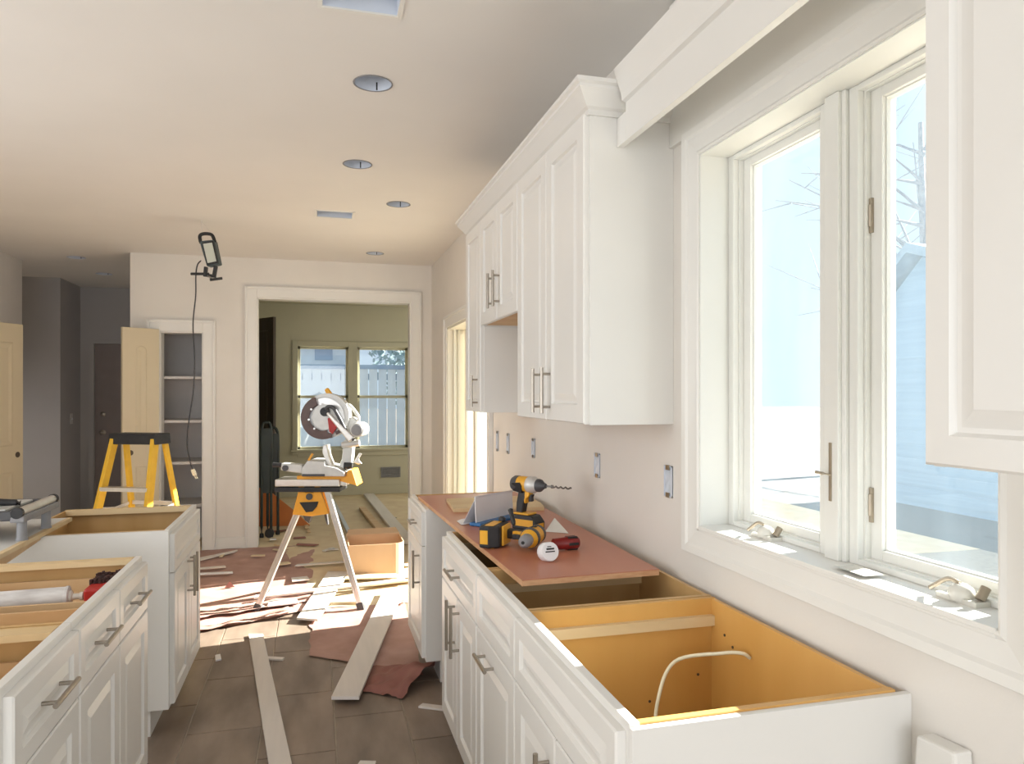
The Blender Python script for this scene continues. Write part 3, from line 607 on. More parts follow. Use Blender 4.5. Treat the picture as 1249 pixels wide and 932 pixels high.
# benchtop cutter on the board
r = root('benchtop_saw', 'grey and black benchtop tool on short legs at the island end', 'saw', (-1.4, 3.3, .894))
for i, (x, y) in enumerate([(-1.085, 3.18), (-1.085, 3.44), (-1.70, 3.18), (-1.70, 3.44)]):
    P('leg', MB().lathe([(.021, 0), (.021, .006), (.018, .01), (.017, .10)], (x, y, .894), (0, 0, 1), 14), 'mid_grey', r, smooth=True)
P('frame', MB().box(-1.74, -1.10, 3.13, 3.16, .975, 1.012).box(-1.74, -1.10, 3.47, 3.50, .975, 1.012).box(-1.74, -1.10, 3.16, 3.47, .988, 1.004), 'dark_grey', r, bevel=.006)
P('side_rail', MB().box(-1.11, -1.06, 3.13, 3.52, .968, .992), 'mid_grey', r, bevel=.005)
P('roller_rail', MB().cyl((-1.085, 3.14, 1.004), (-1.085, 3.52, 1.004), .018, n=18), 'aluminium', r, smooth=True)
for y in (3.128, 3.512): P('rail_cap', MB().cyl((-1.085, y, 1.004), (-1.085, y+.02, 1.004), .021, n=18), 'rubber_black', r, smooth=True)
P('table', MB().box(-1.72, -1.14, 3.18, 3.46, 1.004, 1.014), 'saw_grey', r, bevel=.002)
P('clamp_arm', MB().tube(curve_pts([(-1.13, 3.30, 1.02), (-1.2, 3.28, 1.03), (-1.28, 3.24, 1.045), (-1.40, 3.22, 1.05), (-1.5, 3.2, 1.04)], 5), .014, 10), 'rubber_black', r, smooth=True)
P('clamp_knob', MB().lathe([(.012, 0), (.022, .006), (.022, .028), (.012, .034)], (-1.22, 3.2, 1.03), (.2, -.2, 1), 14), 'rubber_black', r, smooth=True)

# ================================================================ LADDER
r = root('step_ladder', 'yellow fibreglass step ladder with black top behind the island', 'ladder', (-1.19, 5.62, 0), -PSI-math.radians(9))
def LP(nm, mb, m, par=r, bv=0, sm=False): return P(nm, mb, m, par, world=False, bevel=bv, smooth=sm)
Ht = 1.175
tp = LP('top_cap', MB().prism([(-.185, -.085, Ht-.075), (.185, -.085, Ht-.075), (.178, -.085, Ht), (-.178, -.085, Ht)], (0, .17, 0)), 'rubber_black', bv=.006)
rails = {}
for s_ in (-1, 1):
    rails[s_] = ((s_*.155, -.055, Ht-.04), (s_*.235, -.34, .012)); a, b = rails[s_]
    fr = LP('front_rail', MB().bar(a, b, .028, .062, up=(0, 1, 0)), 'ladder_yellow', bv=.004)
    LP('foot', MB().box(b[0]-.02, b[0]+.02, b[1]-.035, b[1]+.035, 0, .03), 'rubber_black', fr)
    a2, b2 = (s_*.150, .055, Ht-.04), (s_*.215, .28, .012)
    rr = LP('rear_rail', MB().bar(a2, b2, .024, .045, up=(0, 1, 0)), 'ladder_yellow', bv=.004)
    LP('foot', MB().box(b2[0]-.018, b2[0]+.018, b2[1]-.03, b2[1]+.03, 0, .03), 'rubber_black', rr)
    sp_ = Vector(a).lerp(Vector(b), .42); se = Vector(a2).lerp(Vector(b2), .42); md = (sp_+se)/2+Vector((0, 0, -.02))
    LP('spreader', MB().bar(sp_, md, .004, .02).bar(md, se, .004, .02), 'aluminium')
for t in (.30, .56, .82):
    a = Vector(rails[-1][0]).lerp(Vector(rails[-1][1]), t); b = Vector(rails[1][0]).lerp(Vector(rails[1][1]), t)
    LP('step', MB().box(a.x, b.x, a.y-.035, a.y+.035, a.z-.014, a.z+.014), 'aluminium', bv=.003)
for t in (.42, .8):
    a = Vector((-.150, .055, Ht-.04)).lerp(Vector((-.215, .28, .012)), t); LP('rear_brace', MB().box(a.x, -a.x, a.y-.006, a.y+.006, a.z-.014, a.z+.014), 'aluminium')

# ================================================================ MITRE SAW AND STAND
p = atz(385, 744, 0); RS = Matrix.Translation(p) @ Matrix.Rotation(-PSI, 4, 'Z')
D0 = 885*1.46/(744-479); K = 885/D0
def sx(u): return (u-385)/K
def sz(v): return H-(v-479)/K
st = root('saw_stand', 'orange and silver folding saw stand on splayed legs', 'saw stand', M=RS)
def SPt(nm, mb, m, par, bv=0, sm=False): return P(nm, mb, m, par, world=False, bevel=bv, smooth=sm)
legs = [((sx(371), 0, sz(606)), (sx(314), -.03, 0)), ((sx(399), 0, sz(598)), (sx(441), .0, 0)),
        ]
XR = (385-624.5)/885*D0     # lateral distance of the stand from the view axis
for a, b in list(legs):        # rear pair, set back and splayed a little wider
    k1, k2 = 1+.12/D0, 1+.42/D0; a = Vector(a); b = Vector(b); t_ = (H-H/k2-b.z)/(a.z-b.z); q = b.lerp(a, t_)
    legs.append((((a.x+XR)*k1-XR, .12, H+(a.z-H)*k1), ((q.x+XR)*k2-XR, .42, 0)))
for i, (a, b) in enumerate(legs):
    a = Vector(a); b = Vector(b); d = (b-a).normalized(); e = b-d*.035; side = Vector((d.z, 0, -d.x)).normalized()
    lg = SPt('leg', MB().bar(a+side*.011, e+side*.011, .016, .034, up=(0, 1, 0)).bar(a-side*.011, e-side*.011, .016, .034, up=(0, 1, 0)).bar(a, e, .010, .026, up=(0, 1, 0)), 'aluminium', st, .003)
    SPt('leg_foot', MB().bar(e-d*.02, b+Vector((0, 0, .0)), .046, .04, up=(0, 1, 0)), 'dark_grey', lg, .004)
for y in (-.03, .11):
    c = SPt('leg_bracket', MB().prism([(sx(358), y, sz(627)), (sx(381), y, sz(629)), (sx(402), y, sz(626)), (sx(393), y, sz(600)), (sx(391), y, sz(586)), (sx(386), y, sz(586)), (sx(384), y, sz(600)), (sx(373), y, sz(600)), (sx(371), y, sz(586)), (sx(366), y, sz(586)), (sx(365), y, sz(600))], (0, .035, 0)), 'stand_orange', st, .004)
    if y < 0:
        SPt('latch', MB().prism([(sx(367), y-.008, sz(612)), (sx(390), y-.008, sz(611)), (sx(388), y-.008, sz(617)), (sx(383), y-.008, sz(623)), (sx(375), y-.008, sz(624)), (sx(371), y-.008, sz(618))], (0, .012, 0)), 'rubber_black', c, .003)
        SPt('lever', MB().cyl((sx(379), y-.01, sz(605)), (sx(379), y+.01, sz(605)), .022, n=14), 'dark_grey', c, 0, True)
SPt('beam', MB().box(sx(338), sx(416), -.05, .15, sz(592.5), sz(584)).box(sx(416), sx(424), -.03, .13, sz(592), sz(586)), 'aluminium', st, .006)
SPt('beam_pad', MB().box(sx(338), sx(417), -.055, .155, sz(599), sz(593.5)), 'rubber_black', st, .004)
SPt('saw_mount', MB().box(sx(363), sx(432), -.02, .02, sz(587.5), sz(580)).box(sx(366), sx(430), .10, .14, sz(587.5), sz(580)), 'stand_orange', st, .004)
SPt('mount_end', MB().prism([(sx(416), -.04, sz(586)), (sx(435), -.04, sz(591)), (sx(437), -.04, sz(592)), (sx(431), -.04, sz(573)), (sx(426), -.04, sz(573)), (sx(424), -.04, sz(580))], (0, .19, 0)), 'stand_orange', st, .004)
SPt('hanging_bracket', MB().prism([(sx(366), .05, sz(628)), (sx(378), .05, sz(628)), (sx(374), .05, sz(640)), (sx(369), .05, sz(636))], (0, .05, 0)), 'dark_grey', st, .003)
SPt('hanging_bracket', MB().prism([(sx(392), .05, sz(626)), (sx(396), .05, sz(626)), (sx(398), .05, sz(642)), (sx(396), .05, sz(642))], (0, .03, 0)), 'dark_grey', st, .003)
sw = root('mitre_saw', 'grey sliding mitre saw with round blade guard and red accent', 'saw', M=RS @ Matrix.Translation((0, 0, 0)))
SPt('base', MB().prism([(sx(371), -.06, sz(580)), (sx(423), -.06, sz(580)), (sx(422), -.06, sz(575)), (sx(413), -.06, sz(570)), (sx(399), -.06, sz(567)), (sx(398), -.06, sz(562)), (sx(378), -.06, sz(561)), (sx(371), -.06, sz(570))], (0, .24, 0)), 'saw_grey', sw, .005)
SPt('base_shoe', MB().box(sx(372), sx(399), -.07, .19, sz(579.8), sz(577)), 'dark_grey', sw, .002)
SPt('mitre_arm', MB().prism([(sx(345), -.05, sz(573)), (sx(371), -.05, sz(577)), (sx(371), -.05, sz(566)), (sx(346), -.05, sz(564))], (0, .07, 0)), 'saw_grey', sw, .008)
SPt('mitre_handle', MB().lathe([(.010, 0), (.016, .006), (.014, .04), (.018, .065), (.010, .07)], (sx(346), -.015, sz(567)), (-1, 0, .03), 14), 'rubber_black', sw, 0, True)
SPt('mitre_scale', MB().cyl((sx(351), -.06, sz(570)), (sx(351), -.05, sz(570)), .02, n=16), 'dark_grey', sw, 0, True)
SPt('fence', MB().prism([(sx(399), .0, sz(566)), (sx(406), .0, sz(572)), (sx(400), .0, sz(556)), (sx(398), .0, sz(543)), (sx(394), .0, sz(543)), (sx(393), .0, sz(552))], (0, .10, 0)), 'aluminium', sw, .003)
SPt('support_post', MB().prism([(sx(412), .02, sz(571)), (sx(425), .02, sz(574)), (sx(428), .02, sz(560)), (sx(430), .02, sz(537)), (sx(418), .02, sz(537)), (sx(416), .02, sz(560))], (0, .09, 0)), 'saw_grey', sw, .008)
SPt('bevel_knob', MB().cyl((sx(420), 0, sz(568)), (sx(430), 0, sz(568)), .022, n=14), 'rubber_black', sw, 0, True)
SPt('wing_lock', MB().prism([(sx(430), .03, sz(565)), (sx(436), .03, sz(567)), (sx(440), .03, sz(566)), (sx(436), .03, sz(561)), (sx(440), .03, sz(554)), (sx(437), .03, sz(553)), (sx(433), .03, sz(560))], (0, .015, 0)), 'aluminium', sw, .003)
SPt('stop_tab', MB().bar((sx(378), -.03, sz(561)), (sx(383), -.03, sz(553)), .012, .014), 'stand_orange', sw)
SPt('pivot_clamp', MB().cyl((sx(418), -.015, sz(543)), (sx(439), -.015, sz(540)), .022, n=12), 'saw_grey', sw, 0, True)
cx, cz = sx(399.5), sz(507)
def arc(c, r0, r1, a0, a1, n=28):
    P_ = [(c[0]+r1*math.cos(a0+(a1-a0)*k/n), c[1]+r1*math.sin(a0+(a1-a0)*k/n)) for k in range(n+1)]
    Q_ = [(c[0]+r0*math.cos(a0+(a1-a0)*k/n), c[1]+r0*math.sin(a0+(a1-a0)*k/n)) for k in range(n, -1, -1)]
    return P_+Q_
def arcprism(mb, c, r0, r1, a0, a1, y0, y1, n=28):
    o = len(mb.v)
    for k in range(n+1):
        a = a0+(a1-a0)*k/n
        for rr in (r0, r1):
            for y in (y0, y1): mb.v.append(Vector((c[0]+rr*math.cos(a), y, c[1]+rr*math.sin(a))))
    for k in range(n):
        b = o+k*4; e = b+4
        mb.f += [(b, e, e+1, b+1), (b+2, b+3, e+3, e+2), (b, b+2, e+2, e), (b+1, e+1, e+3, b+3)]
    mb.f += [(o, o+1, o+3, o+2), (o+4*n, o+4*n+2, o+4*n+3, o+4*n+1)]
    return mb
pi = math.pi
ug = SPt('upper_guard', MB().cyl((cx, -.01, cz), (cx, .05, cz), .146, n=44), 'saw_grey', sw, .006)
SPt('guard_rim', arcprism(MB(), (cx, cz), .128, .150, -.5*pi, .75*pi, -.022, .06), 'saw_grey', ug)
gx, gz = sx(395.5), sz(509)
lg = SPt('lower_guard', arcprism(MB(), (gx, gz), .088, .146, .62*pi, 1.60*pi, -.045, .055, 40), 'guard_brown', sw, .004)
SPt('blade', MB().cyl((gx+.008, -.016, gz), (gx+.008, -.012, gz), .13, n=48), 'steel', sw)
SPt('guard_plate', MB().cyl((gx+.012, -.034, gz), (gx+.012, -.024, gz), .086, n=36), 'saw_grey', lg, .003)
for a in (.55, .8, 1.05, 1.3): SPt('guard_screw', MB().cyl((gx+.092*math.cos(a*pi), -.05, gz+.092*math.sin(a*pi)), (gx+.092*math.cos(a*pi), -.04, gz+.092*math.sin(a*pi)), .007, n=8), 'aluminium', lg)
SPt('red_shield', MB().prism([(sx(402), -.056, sz(510)), (sx(406), -.056, sz(509)), (sx(414), -.056, sz(519)), (sx(411), -.056, sz(524)), (sx(408), -.056, sz(529)), (sx(404), -.056, sz(526))], (0, .02, 0)), 'red_plastic', sw, .003)
SPt('guard_foot', MB().prism([(sx(411), -.05, sz(526)), (sx(418), -.05, sz(522)), (sx(419), -.05, sz(526)), (sx(412), -.05, sz(530))], (0, .04, 0)).prism([(sx(402), -.05, sz(528)), (sx(407), -.05, sz(528)), (sx(406), -.05, sz(534)), (sx(403), -.05, sz(534))], (0, .05, 0)), 'guard_brown', sw)
SPt('hub', MB().cyl((sx(399), -.07, sz(502)), (sx(399), -.02, sz(502)), .030, n=18), 'rubber_black', sw, 0, True)
SPt('hub_linkage', MB().tube(curve_pts([(sx(399), -.062, sz(500)), (sx(403), -.062, sz(496)), (sx(409), -.062, sz(497)), (sx(413), -.062, sz(503)), (sx(418), -.062, sz(512)), (sx(424), -.062, sz(524)), (sx(434), -.062, sz(536))], 5), .012, 10), 'dark_grey', sw, 0, True)
SPt('saw_arm', MB().bar((sx(402), -.05, sz(503)), (sx(432), -.05, sz(536)), .02, .05, up=(0, 1, 0), w1=.05), 'aluminium', sw, .008)
mo = SPt('motor', MB().lathe([(.030, -.08), (.044, -.074), (.048, -.05), (.050, .10), (.040, .12)], (sx(438), 0, sz(524)), (0, 1, 0), 24), 'saw_grey', sw, 0, True)
SPt('motor_cap', MB().lathe([(.018, -.086), (.036, -.082), (.038, -.074)], (sx(438), 0, sz(524)), (0, 1, 0), 22), 'mid_grey', mo, 0, True)
SPt('motor_neck', MB().prism([(sx(420), 0, sz(530)), (sx(434), 0, sz(534)), (sx(438), 0, sz(515)), (sx(430), 0, sz(508)), (sx(420), 0, sz(512))], (0, .06, 0)), 'saw_grey', sw, .01)
SPt('carry_handle', MB().tube(curve_pts([(sx(417), .02, sz(498)), (sx(424), .02, sz(494)), (sx(430), .02, sz(499)), (sx(436), .02, sz(508)), (sx(437), .02, sz(514))], 6), .011, 10), 'saw_grey', sw, 0, True)
SPt('trigger_handle', MB().bar((sx(397), .02, sz(474)), (sx(406), .02, sz(489)), .030, .026, up=(0, 1, 0), w1=.04), 'tool_yellow', sw, .009)

# ================================================================ WORK LIGHT ON ITS CORD
YL = 5.73
wl = root('hanging_work_light', 'dark portable work light with handle hanging from the ceiling', 'work light', tuple(aty(254, 312, YL)), -PSI)
D1 = YL*CP + aty(254, 312, YL).x*SP; K1 = 885/D1
def wp(u, v, y=0): return (((u-254)/K1), y, -(v-312)/K1)
def W(nm, mb, m, par=wl, bv=0, sm=False): return P(nm, mb, m, par, world=False, bevel=bv, smooth=sm)
hd = W('housing', MB().prism([wp(243, 294.5, .0), wp(247, 293.5, .0), wp(257, 292.5, .0), wp(261, 293, .0), (wp(267, 322))[:1]+(0,)+(wp(267, 322))[2:], wp(252, 325, 0)], (0, .07, 0)), 'worklight_teal', bv=.008)
W('lens_frame', MB().prism([wp(247, 296, -.012), wp(260.5, 294, -.012), wp(266.5, 321, -.012), wp(253, 323.5, -.012)], (0, .014, 0)), 'rubber_black', hd, .003)
W('diffuser_panel', MB().prism([wp(248.8, 298, -.016), wp(259.5, 296.5, -.016), wp(264.8, 319, -.016), wp(254.2, 321.3, -.016)], (0, .01, 0)), 'diffuser', hd)
W('carry_handle', MB().tube(curve_pts([wp(243.5, 296, .02), wp(242.3, 288, .02), wp(245, 285, .02), wp(252, 284.5, .02), wp(257.5, 286.5, .02), wp(261, 295, .02)], 6), .0125, 10), 'rubber_black', hd, 0, True)
W('yoke', MB().bar(wp(250, 325, .02), wp(249, 335, .02), .022, .03).bar(wp(262, 324, .02), wp(260, 335, .02), .022, .03).bar(wp(247, 335, .02), wp(262, 336.5, .02), .022, .022), 'rubber_black', bv=.003)
for a, b in (((230, 333), (252, 333)), ((263, 344), (275, 341))):
    W('foot_bar', MB().cyl(wp(*a, .04 if a[0] < 240 else -.10), wp(*b, .04 if a[0] < 240 else -.06), .010, n=10), 'rubber_black', sm=True)
W('base_strut', MB().cyl(wp(250, 335, .03), wp(266, 343, -.09), .006, n=8), 'steel', sm=True)
cpt = [wp(243, 317, .03), wp(238, 322, .04), wp(236, 335, .04), wp(236.5, 360, .03), wp(234, 395, .02), wp(236, 440, .02), wp(234, 480, .02), wp(228, 520, .02), wp(227, 545, .02), wp(231, 565, .02), wp(233.5, 574, .02)]
cd = W('power_cord', MB().tube(curve_pts(cpt, 6), .0048, 8), 'cord_dark', sm=True)
W('plug', MB().bar(wp(233.5, 573, .02), wp(236.5, 580, .02), .02, .024).cyl(wp(236, 580, .015), wp(238, 584.5, .015), .003, n=6).cyl(wp(237, 579, .025), wp(239, 584, .025), .003, n=6), 'cable_white', cd, .003)
tz = C-wl.location.z
W('hanging_wire', MB().tube([wp(246, 285, .02), (wp(240, 268)[0]+.03, .0, tz+.002)], .0016, 6).tube([wp(258, 286, .02), (wp(240, 268)[0]+.03, .0, tz+.002)], .0016, 6), 'steel')
# ceiling can housings and vents
labs = ['open round light can in the ceiling next to the large square vent', 'open round light can in the ceiling beside the narrow vent toward the cabinets', 'open round light can in the ceiling nearest the crown of the wall cabinets', 'open round light can in the ceiling close to the cased opening', 'round ceiling light at the hall entrance', 'round ceiling light deep in the hall']
for (x, y), lb in zip(CANS, labs):
    r = root('recessed_light_can', lb, 'ceiling light', (x, y, C), group='round ceiling cans')
    P('can', MB().lathe([(.0775, -.001), (.0775, .125), (.0745, .125), (.0745, -.001)], (x, y, C), (0, 0, 1), 28, caps=False).lathe([(.0745, .118), (.0745, .125)], (x, y, C), (0, 0, 1), 28), 'can_white', r, smooth=True)
    P('rim', MB().lathe([(.0775, .001), (.081, -.0015), (.081, -.003), (.0755, -.003), (.0755, .001)], (x, y, C), (0, 0, 1), 28, caps=False), 'mid_grey' if y < 7 else 'can_white', r, smooth=True)
    P('clip', MB().box(x+.018, x+.026, y+.070, y+.0745, C+.002, C+.035), 'rubber_black', r)
for (x0, x1, y0, y1), lb in zip(VENTS, ('large open square duct box in the ceiling', 'small open rectangular duct box in the ceiling')):
    r = root('duct_box', lb, 'vent', ((x0+x1)/2, (y0+y1)/2, C))
    q = .004
    P('liner', MB().box(x0, x0+q, y0, y1, C, C+.148).box(x1-q, x1, y0, y1, C, C+.148).box(x0, x1, y0, y0+q, C, C+.148).box(x0, x1, y1-q, y1, C, C+.148).box(x0, x1, y0, y1, C+.14, C+.148), 'can_white', r)
    P('flange', MB().box(x0-.012, x0+q, y0-.012, y1+.012, C-.004, C).box(x1-q, x1+.012, y0-.012, y1+.012, C-.004, C).box(x0, x1, y0-.012, y0+q, C-.004, C).box(x0, x1, y1-q, y1+.014, C-.006, C), 'trim_white', r)

# ================================================================ FLOOR PAPER, BOARDS, BOX, SCRAPS
def sheet(name, label, cs, m, nu=26, nv=26, amp=.006, seed=0, jit=.02, lift=None, z=.002, group=None):
    cs = [Vector((x, y, 0)) for x, y in cs]
    def fn(u, v):
        p = cs[0]*(1-u)*(1-v)+cs[1]*u*(1-v)+cs[2]*u*v+cs[3]*(1-u)*v
        e = min(u, v, 1-u, 1-v)
        if e < .001:
            p = p+Vector((noise.noise(Vector((u*9+seed, v*9, 1))), noise.noise(Vector((u*9+seed, v*9, 7))), 0))*jit
        h = abs(noise.noise(Vector((p.x*3.1+seed, p.y*2.3, seed))))*amp*1.6+abs(noise.noise(Vector((p.x*9, p.y*7+seed, 3))))*amp*.6
        if lift: h += lift(u, v, p)
        return Vector((p.x, p.y, z+h))
    c = (cs[0]+cs[2])/2
    return P(name, MB().grid(fn, nu, nv), m, None, smooth=2, label=label, cat='paper', loc=(c.x, c.y, z), group=group)
sheet('floor_paper', 'large pink rosin paper sheet in front of the pantry wall', [(-1.55, 4.42), (-.03, 5.02), (.0, 7.2), (-1.55, 7.2)], 'rosin_paper', 34, 44, .008, 1)
sheet('floor_paper', 'pink rosin paper strip under the saw stand', [(-1.2, 4.80), (.02, 5.22), (.0, 5.42), (-1.2, 5.0)], 'rosin_paper', 30, 8, .022, 5, z=.012, jit=.05)
def lf(u, v, p):
    a = max(0, u-.45)*max(0, .42-v)
    return a*.62+.03*max(0, math.sin(u*7))*max(0, .3-v)
sheet('floor_paper', 'pink rosin paper sheet curling up against the cabinet toe kick', [(-.03, 4.17), (.54, 3.72), (.60, 5.05), (-.02, 5.05)], 'rosin_paper', 34, 40, .007, 3)
def lf2(u, v, p): return .085*math.sin(min(1, u*1.0)*pi*.5)**2*math.sin(v*pi)**1.0+.03*noise.noise(Vector((u*5, v*5, 2)))
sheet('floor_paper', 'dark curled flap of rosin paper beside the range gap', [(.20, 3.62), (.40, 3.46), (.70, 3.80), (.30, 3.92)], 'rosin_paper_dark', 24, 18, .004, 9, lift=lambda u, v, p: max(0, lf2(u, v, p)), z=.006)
sheet('floor_paper', 'tan paper sheets spread through the cased opening', [(0.02, 5.05), (1.08, 5.05), (1.0, 7.9), (-.4, 7.9)], 'cream_card', 34, 44, .008, 4, z=.001)
sheet('floor_paper', 'tan paper covering the back room floor', [(-1.4, 7.5), (2.4, 7.5), (2.4, 10.5), (-1.4, 10.5)], 'cream_card', 34, 34, .006, 6, z=.001)
pi = math.pi
def board(name, label, pts, t, m, z=.012, group=None, cat='board'):
    c = sum((Vector((*p, 0)) for p in pts), Vector())/len(pts)
    return P(name, MB().prism([(x, y, z) for x, y in pts], (0, 0, t)), m, None, label=label, cat=cat, loc=(c.x, c.y, z), group=group, bevel=.0015)
board('primed_trim_board', 'long pale primed board lying on the bare tiles', [(-.384, 4.613), (-.300, 4.591), (-.02, 2.45), (-.105, 2.45)], .014, 'primed_board', z=.0005)
board('primed_trim_board', 'wide pale primed board lying across the pink paper edge', [(.479, 5.291), (.616, 5.253), (.200, 3.46), (.074, 3.494)], .016, 'primed_board', z=.024)
board('primed_trim_board', 'pale board lying under the saw stand legs', [(.101, 5.977), (.265, 5.932), (.02, 4.73), (-.11, 4.795)], .014, 'primed_board', z=.020)
board('trim_strip', 'thin pale trim strip crossing under the saw stand', [(-.407, 5.30), (-.40, 5.36), (.66, 5.55), (.66, 5.49)], .014, 'primed_board', z=.034, cat='strip')
board('back_room_board', 'long grey-white board stretching into the back room', [(.80, 6.95), (.93, 6.95), (.80, 10.4), (.66, 10.4)], .03, 'primed_board', z=.012)
board('back_room_strip', 'thin metal-grey strip lying in the back room', [(.335, 7.3), (.375, 7.3), (.24, 10.3), (.20, 10.3)], .02, 'aluminium', z=.012, cat='strip')
board('back_room_board', 'short tan board leaning beside the long board in the back room', [(.66, 7.0), (.74, 7.0), (.60, 9.2), (.53, 9.2)], .03, 'raw_wood', z=.012)
board('back_room_board', 'short pale board just behind the cardboard box', [(.40, 6.3), (.55, 6.3), (.53, 7.4), (.40, 7.4)], .02, 'primed_board', z=.012)
board('trim_strip', 'pale strip lying by the pantry casing', [(-1.05, 6.60), (-1.05, 6.74), (-.68, 7.05), (-.70, 6.98)], .012, 'primed_board', z=.014, cat='strip')
for i, (u, v, L, Wd, a, lb) in enumerate([(258, 695, .22, .05, 5, 'pale wood splinter by the island corner, narrower one'), (262, 702, .28, .05, -5, 'pale wood splinter by the island corner, longer one'), (345, 690, .12, .08, 15, 'white paper scrap behind the saw stand leg'), (366, 709, .13, .11, 8, 'small white square tile sample near the saw stand'), (345, 738, .20, .12, 5, 'white offcut in the sun under the saw stand'), (315, 680, .12, .04, -10, 'tiny pale scrap on the pink paper behind the stand'), (335, 802, .11, .035, -25, 'thin wood shaving on the tiles beside the primed board'), (266, 801, .03, .09, 10, 'tiny pale crumb on the tiles by the island'), (528, 861, .13, .04, -32, 'white trim offcut by the cabinet toe'), (447, 931, .07, .05, -20, 'small white scrap on the tiles in the aisle'), (333, 660, .06, .05, 0, 'small light scrap by the dark folded frame'), (452, 706, .42, .14, -12, 'tan veneer sheet in front of the cardboard box'), (480, 712, .36, .10, 10, 'tan veneer strip by the end cabinet'), (425, 735, .2, .09, -15, 'sunlit pale offcut by the right stand foot'), (500, 690, .15, .08, 30, 'white crumpled wrapper beside the cardboard box'), (390, 690, .40, .05, 3, 'orange-tan wood strip behind the saw stand')]):
    p = atz(u, v, .012); ca, sa_ = math.cos(math.radians(a)), math.sin(math.radians(a))
    q = [(p.x+x*ca-y*sa_, p.y+x*sa_+y*ca) for x, y in ((-L/2, -Wd/2), (L/2, -Wd*.4), (L*.46, Wd/2), (-L*.45, Wd*.45))]
    zz = .001 if v > 790 else .024
    board('wood_offcut', lb, q, .01, ('primed_board', 'paper_white', 'cream_card')[i % 3] if u < 440 else ('primed_board' if v > 750 else 'cream_card'), z=zz, group='scraps on the floor', cat='offcut')
p = atz(279, 716, .02)
P('torn_paper_bit', MB().add([(p.x-.03, p.y, .015), (p.x+.04, p.y+.01, .015), (p.x+.01, p.y+.04, .015), (p.x+.005, p.y+.01, .06)], [(0, 1, 3), (1, 2, 3), (2, 0, 3), (0, 2, 1)]), 'rosin_paper_dark', None, label='dark torn paper bit standing up on the pink paper', cat='paper', loc=p)
rs = random.Random(11)
for i in range(14):
    x, y = rs.uniform(-.9, .9), rs.uniform(6.2, 9.6)
    if y < 7.6 and x > .2: x = -x
    if y > 7: x = max(x, -.35)
    L_, W_, a = rs.uniform(.06, .22), rs.uniform(.03, .07), rs.uniform(0, pi); ca, sa_ = math.cos(a), math.sin(a)
    mt_ = rs.choice(['primed_board', 'raw_wood', 'rosin_paper_dark', 'cream_card'])
    lb_ = {'primed_board': 'small white scrap', 'raw_wood': 'small brown wood chip', 'rosin_paper_dark': 'small dark red paper shred', 'cream_card': 'small cream card scrap'}[mt_]+(' on the back room floor' if y > 7.3 else ' on the paper in front of the cased opening')
    board('wood_offcut', lb_, [(x+p_*ca-q_*sa_, y+p_*sa_+q_*ca) for p_, q_ in ((-L_/2, -W_/2), (L_/2, -W_*.4), (L_*.4, W_/2), (-L_*.45, W_*.4))], .008, mt_, z=.016, group='far floor scraps', cat='offcut')
# torn paper edges in the sun
for k, (a, b) in enumerate((((-.95, 5.02), (-.50, 5.10)), ((-.72, 4.72), (-.1, 4.96)), ((.42, 4.92), (.60, 5.0)))):
    sheet('torn_paper_strip', ['torn pink paper strip by the left stand foot', 'torn pink paper strip along the sheet edge', 'torn pink paper strip beside the right stand foot'][k], [a, b, (b[0], b[1]+.07), (a[0], a[1]+.07)], 'rosin_paper', 24, 5, .03, 20+k, z=.014, jit=.05)
# open cardboard box with one rounded end
r = root('cardboard_box', 'open tan cardboard box with a rounded end on the floor', 'box', (.46, 5.95, .01))
x0, x1, ya, yb, rr = .255, .70, 5.84, 6.26, .10
def outline(i):
    a = [(x0+i, ya+i)]+[(x1-rr+(rr-i)*math.sin(t), ya+rr-(rr-i)*math.cos(t)) for t in [pi/2*k/6 for k in range(7)]]
    return a+[(x1-i, yb-i), (x0+i, yb-i)]
o_, i_ = outline(0), outline(.008); n = len(o_); z0, z1 = .012, .255
vs = [(x, y, z0) for x, y in o_]+[(x, y, z1) for x, y in o_]+[(x, y, z1) for x, y in i_]+[(x, y, z0+.008) for x, y in i_]
fs = [(l*n+k, l*n+(k+1) % n, (l+1)*n+(k+1) % n, (l+1)*n+k) for l in range(3) for k in range(n)]+[tuple(range(n-1, -1, -1)), tuple(3*n+k for k in range(n))]
P('box_body', MB().add(vs, fs), 'cardboard', r)
P('flap', MB().prism([(x0, yb, z1), (x1, yb, z1), (x1-.02, yb+.10, z1+.03), (x0+.02, yb+.10, z1+.03)], (0, 0, .005)), 'cardboard', r)
# folded dark frame and orange panel by the opening
r = root('folded_metal_frame', 'dark folded tubular frame leaning in the cased opening', 'frame', (-.46, 7.72, 0))
for k, (dx, dy, h, wd) in enumerate(((0, 0, 1.16, .09), (.055, .12, 1.10, .10))):
    x = -.47+dx; y = 7.68+dy
    P('tube_hoop', MB().tube(curve_pts([(x-wd/2, y, .02), (x-wd/2, y+.01, h*.5), (x-wd/2, y+.02, h-.08), (x, y+.02, h), (x+wd/2, y+.02, h-.08), (x+wd/2, y+.01, h*.5), (x+wd/2, y, .02)], 6), .014, 10), 'dark_green', r, smooth=True)
    P('infill_panel', MB().box(x-wd/2, x+wd/2, y+.005, y+.02, .45, h-.06), 'dark_green', r)
    for s_ in (-1, 1): P('foot', MB().lathe([(.02, 0), (.022, .01), (.018, .04)], (x+s_*wd/2, y, .008), (0, 0, 1), 12), 'rubber_black', r, smooth=True)
P('wheel', MB().cyl((-.44, 7.65, .05), (-.44, 7.69, .05), .045, n=18), 'rubber_black', r, smooth=True)
r = root('orange_panel', 'orange-brown panel leaning on its edge behind the folded frame', 'panel', (-.35, 8.2, 0))
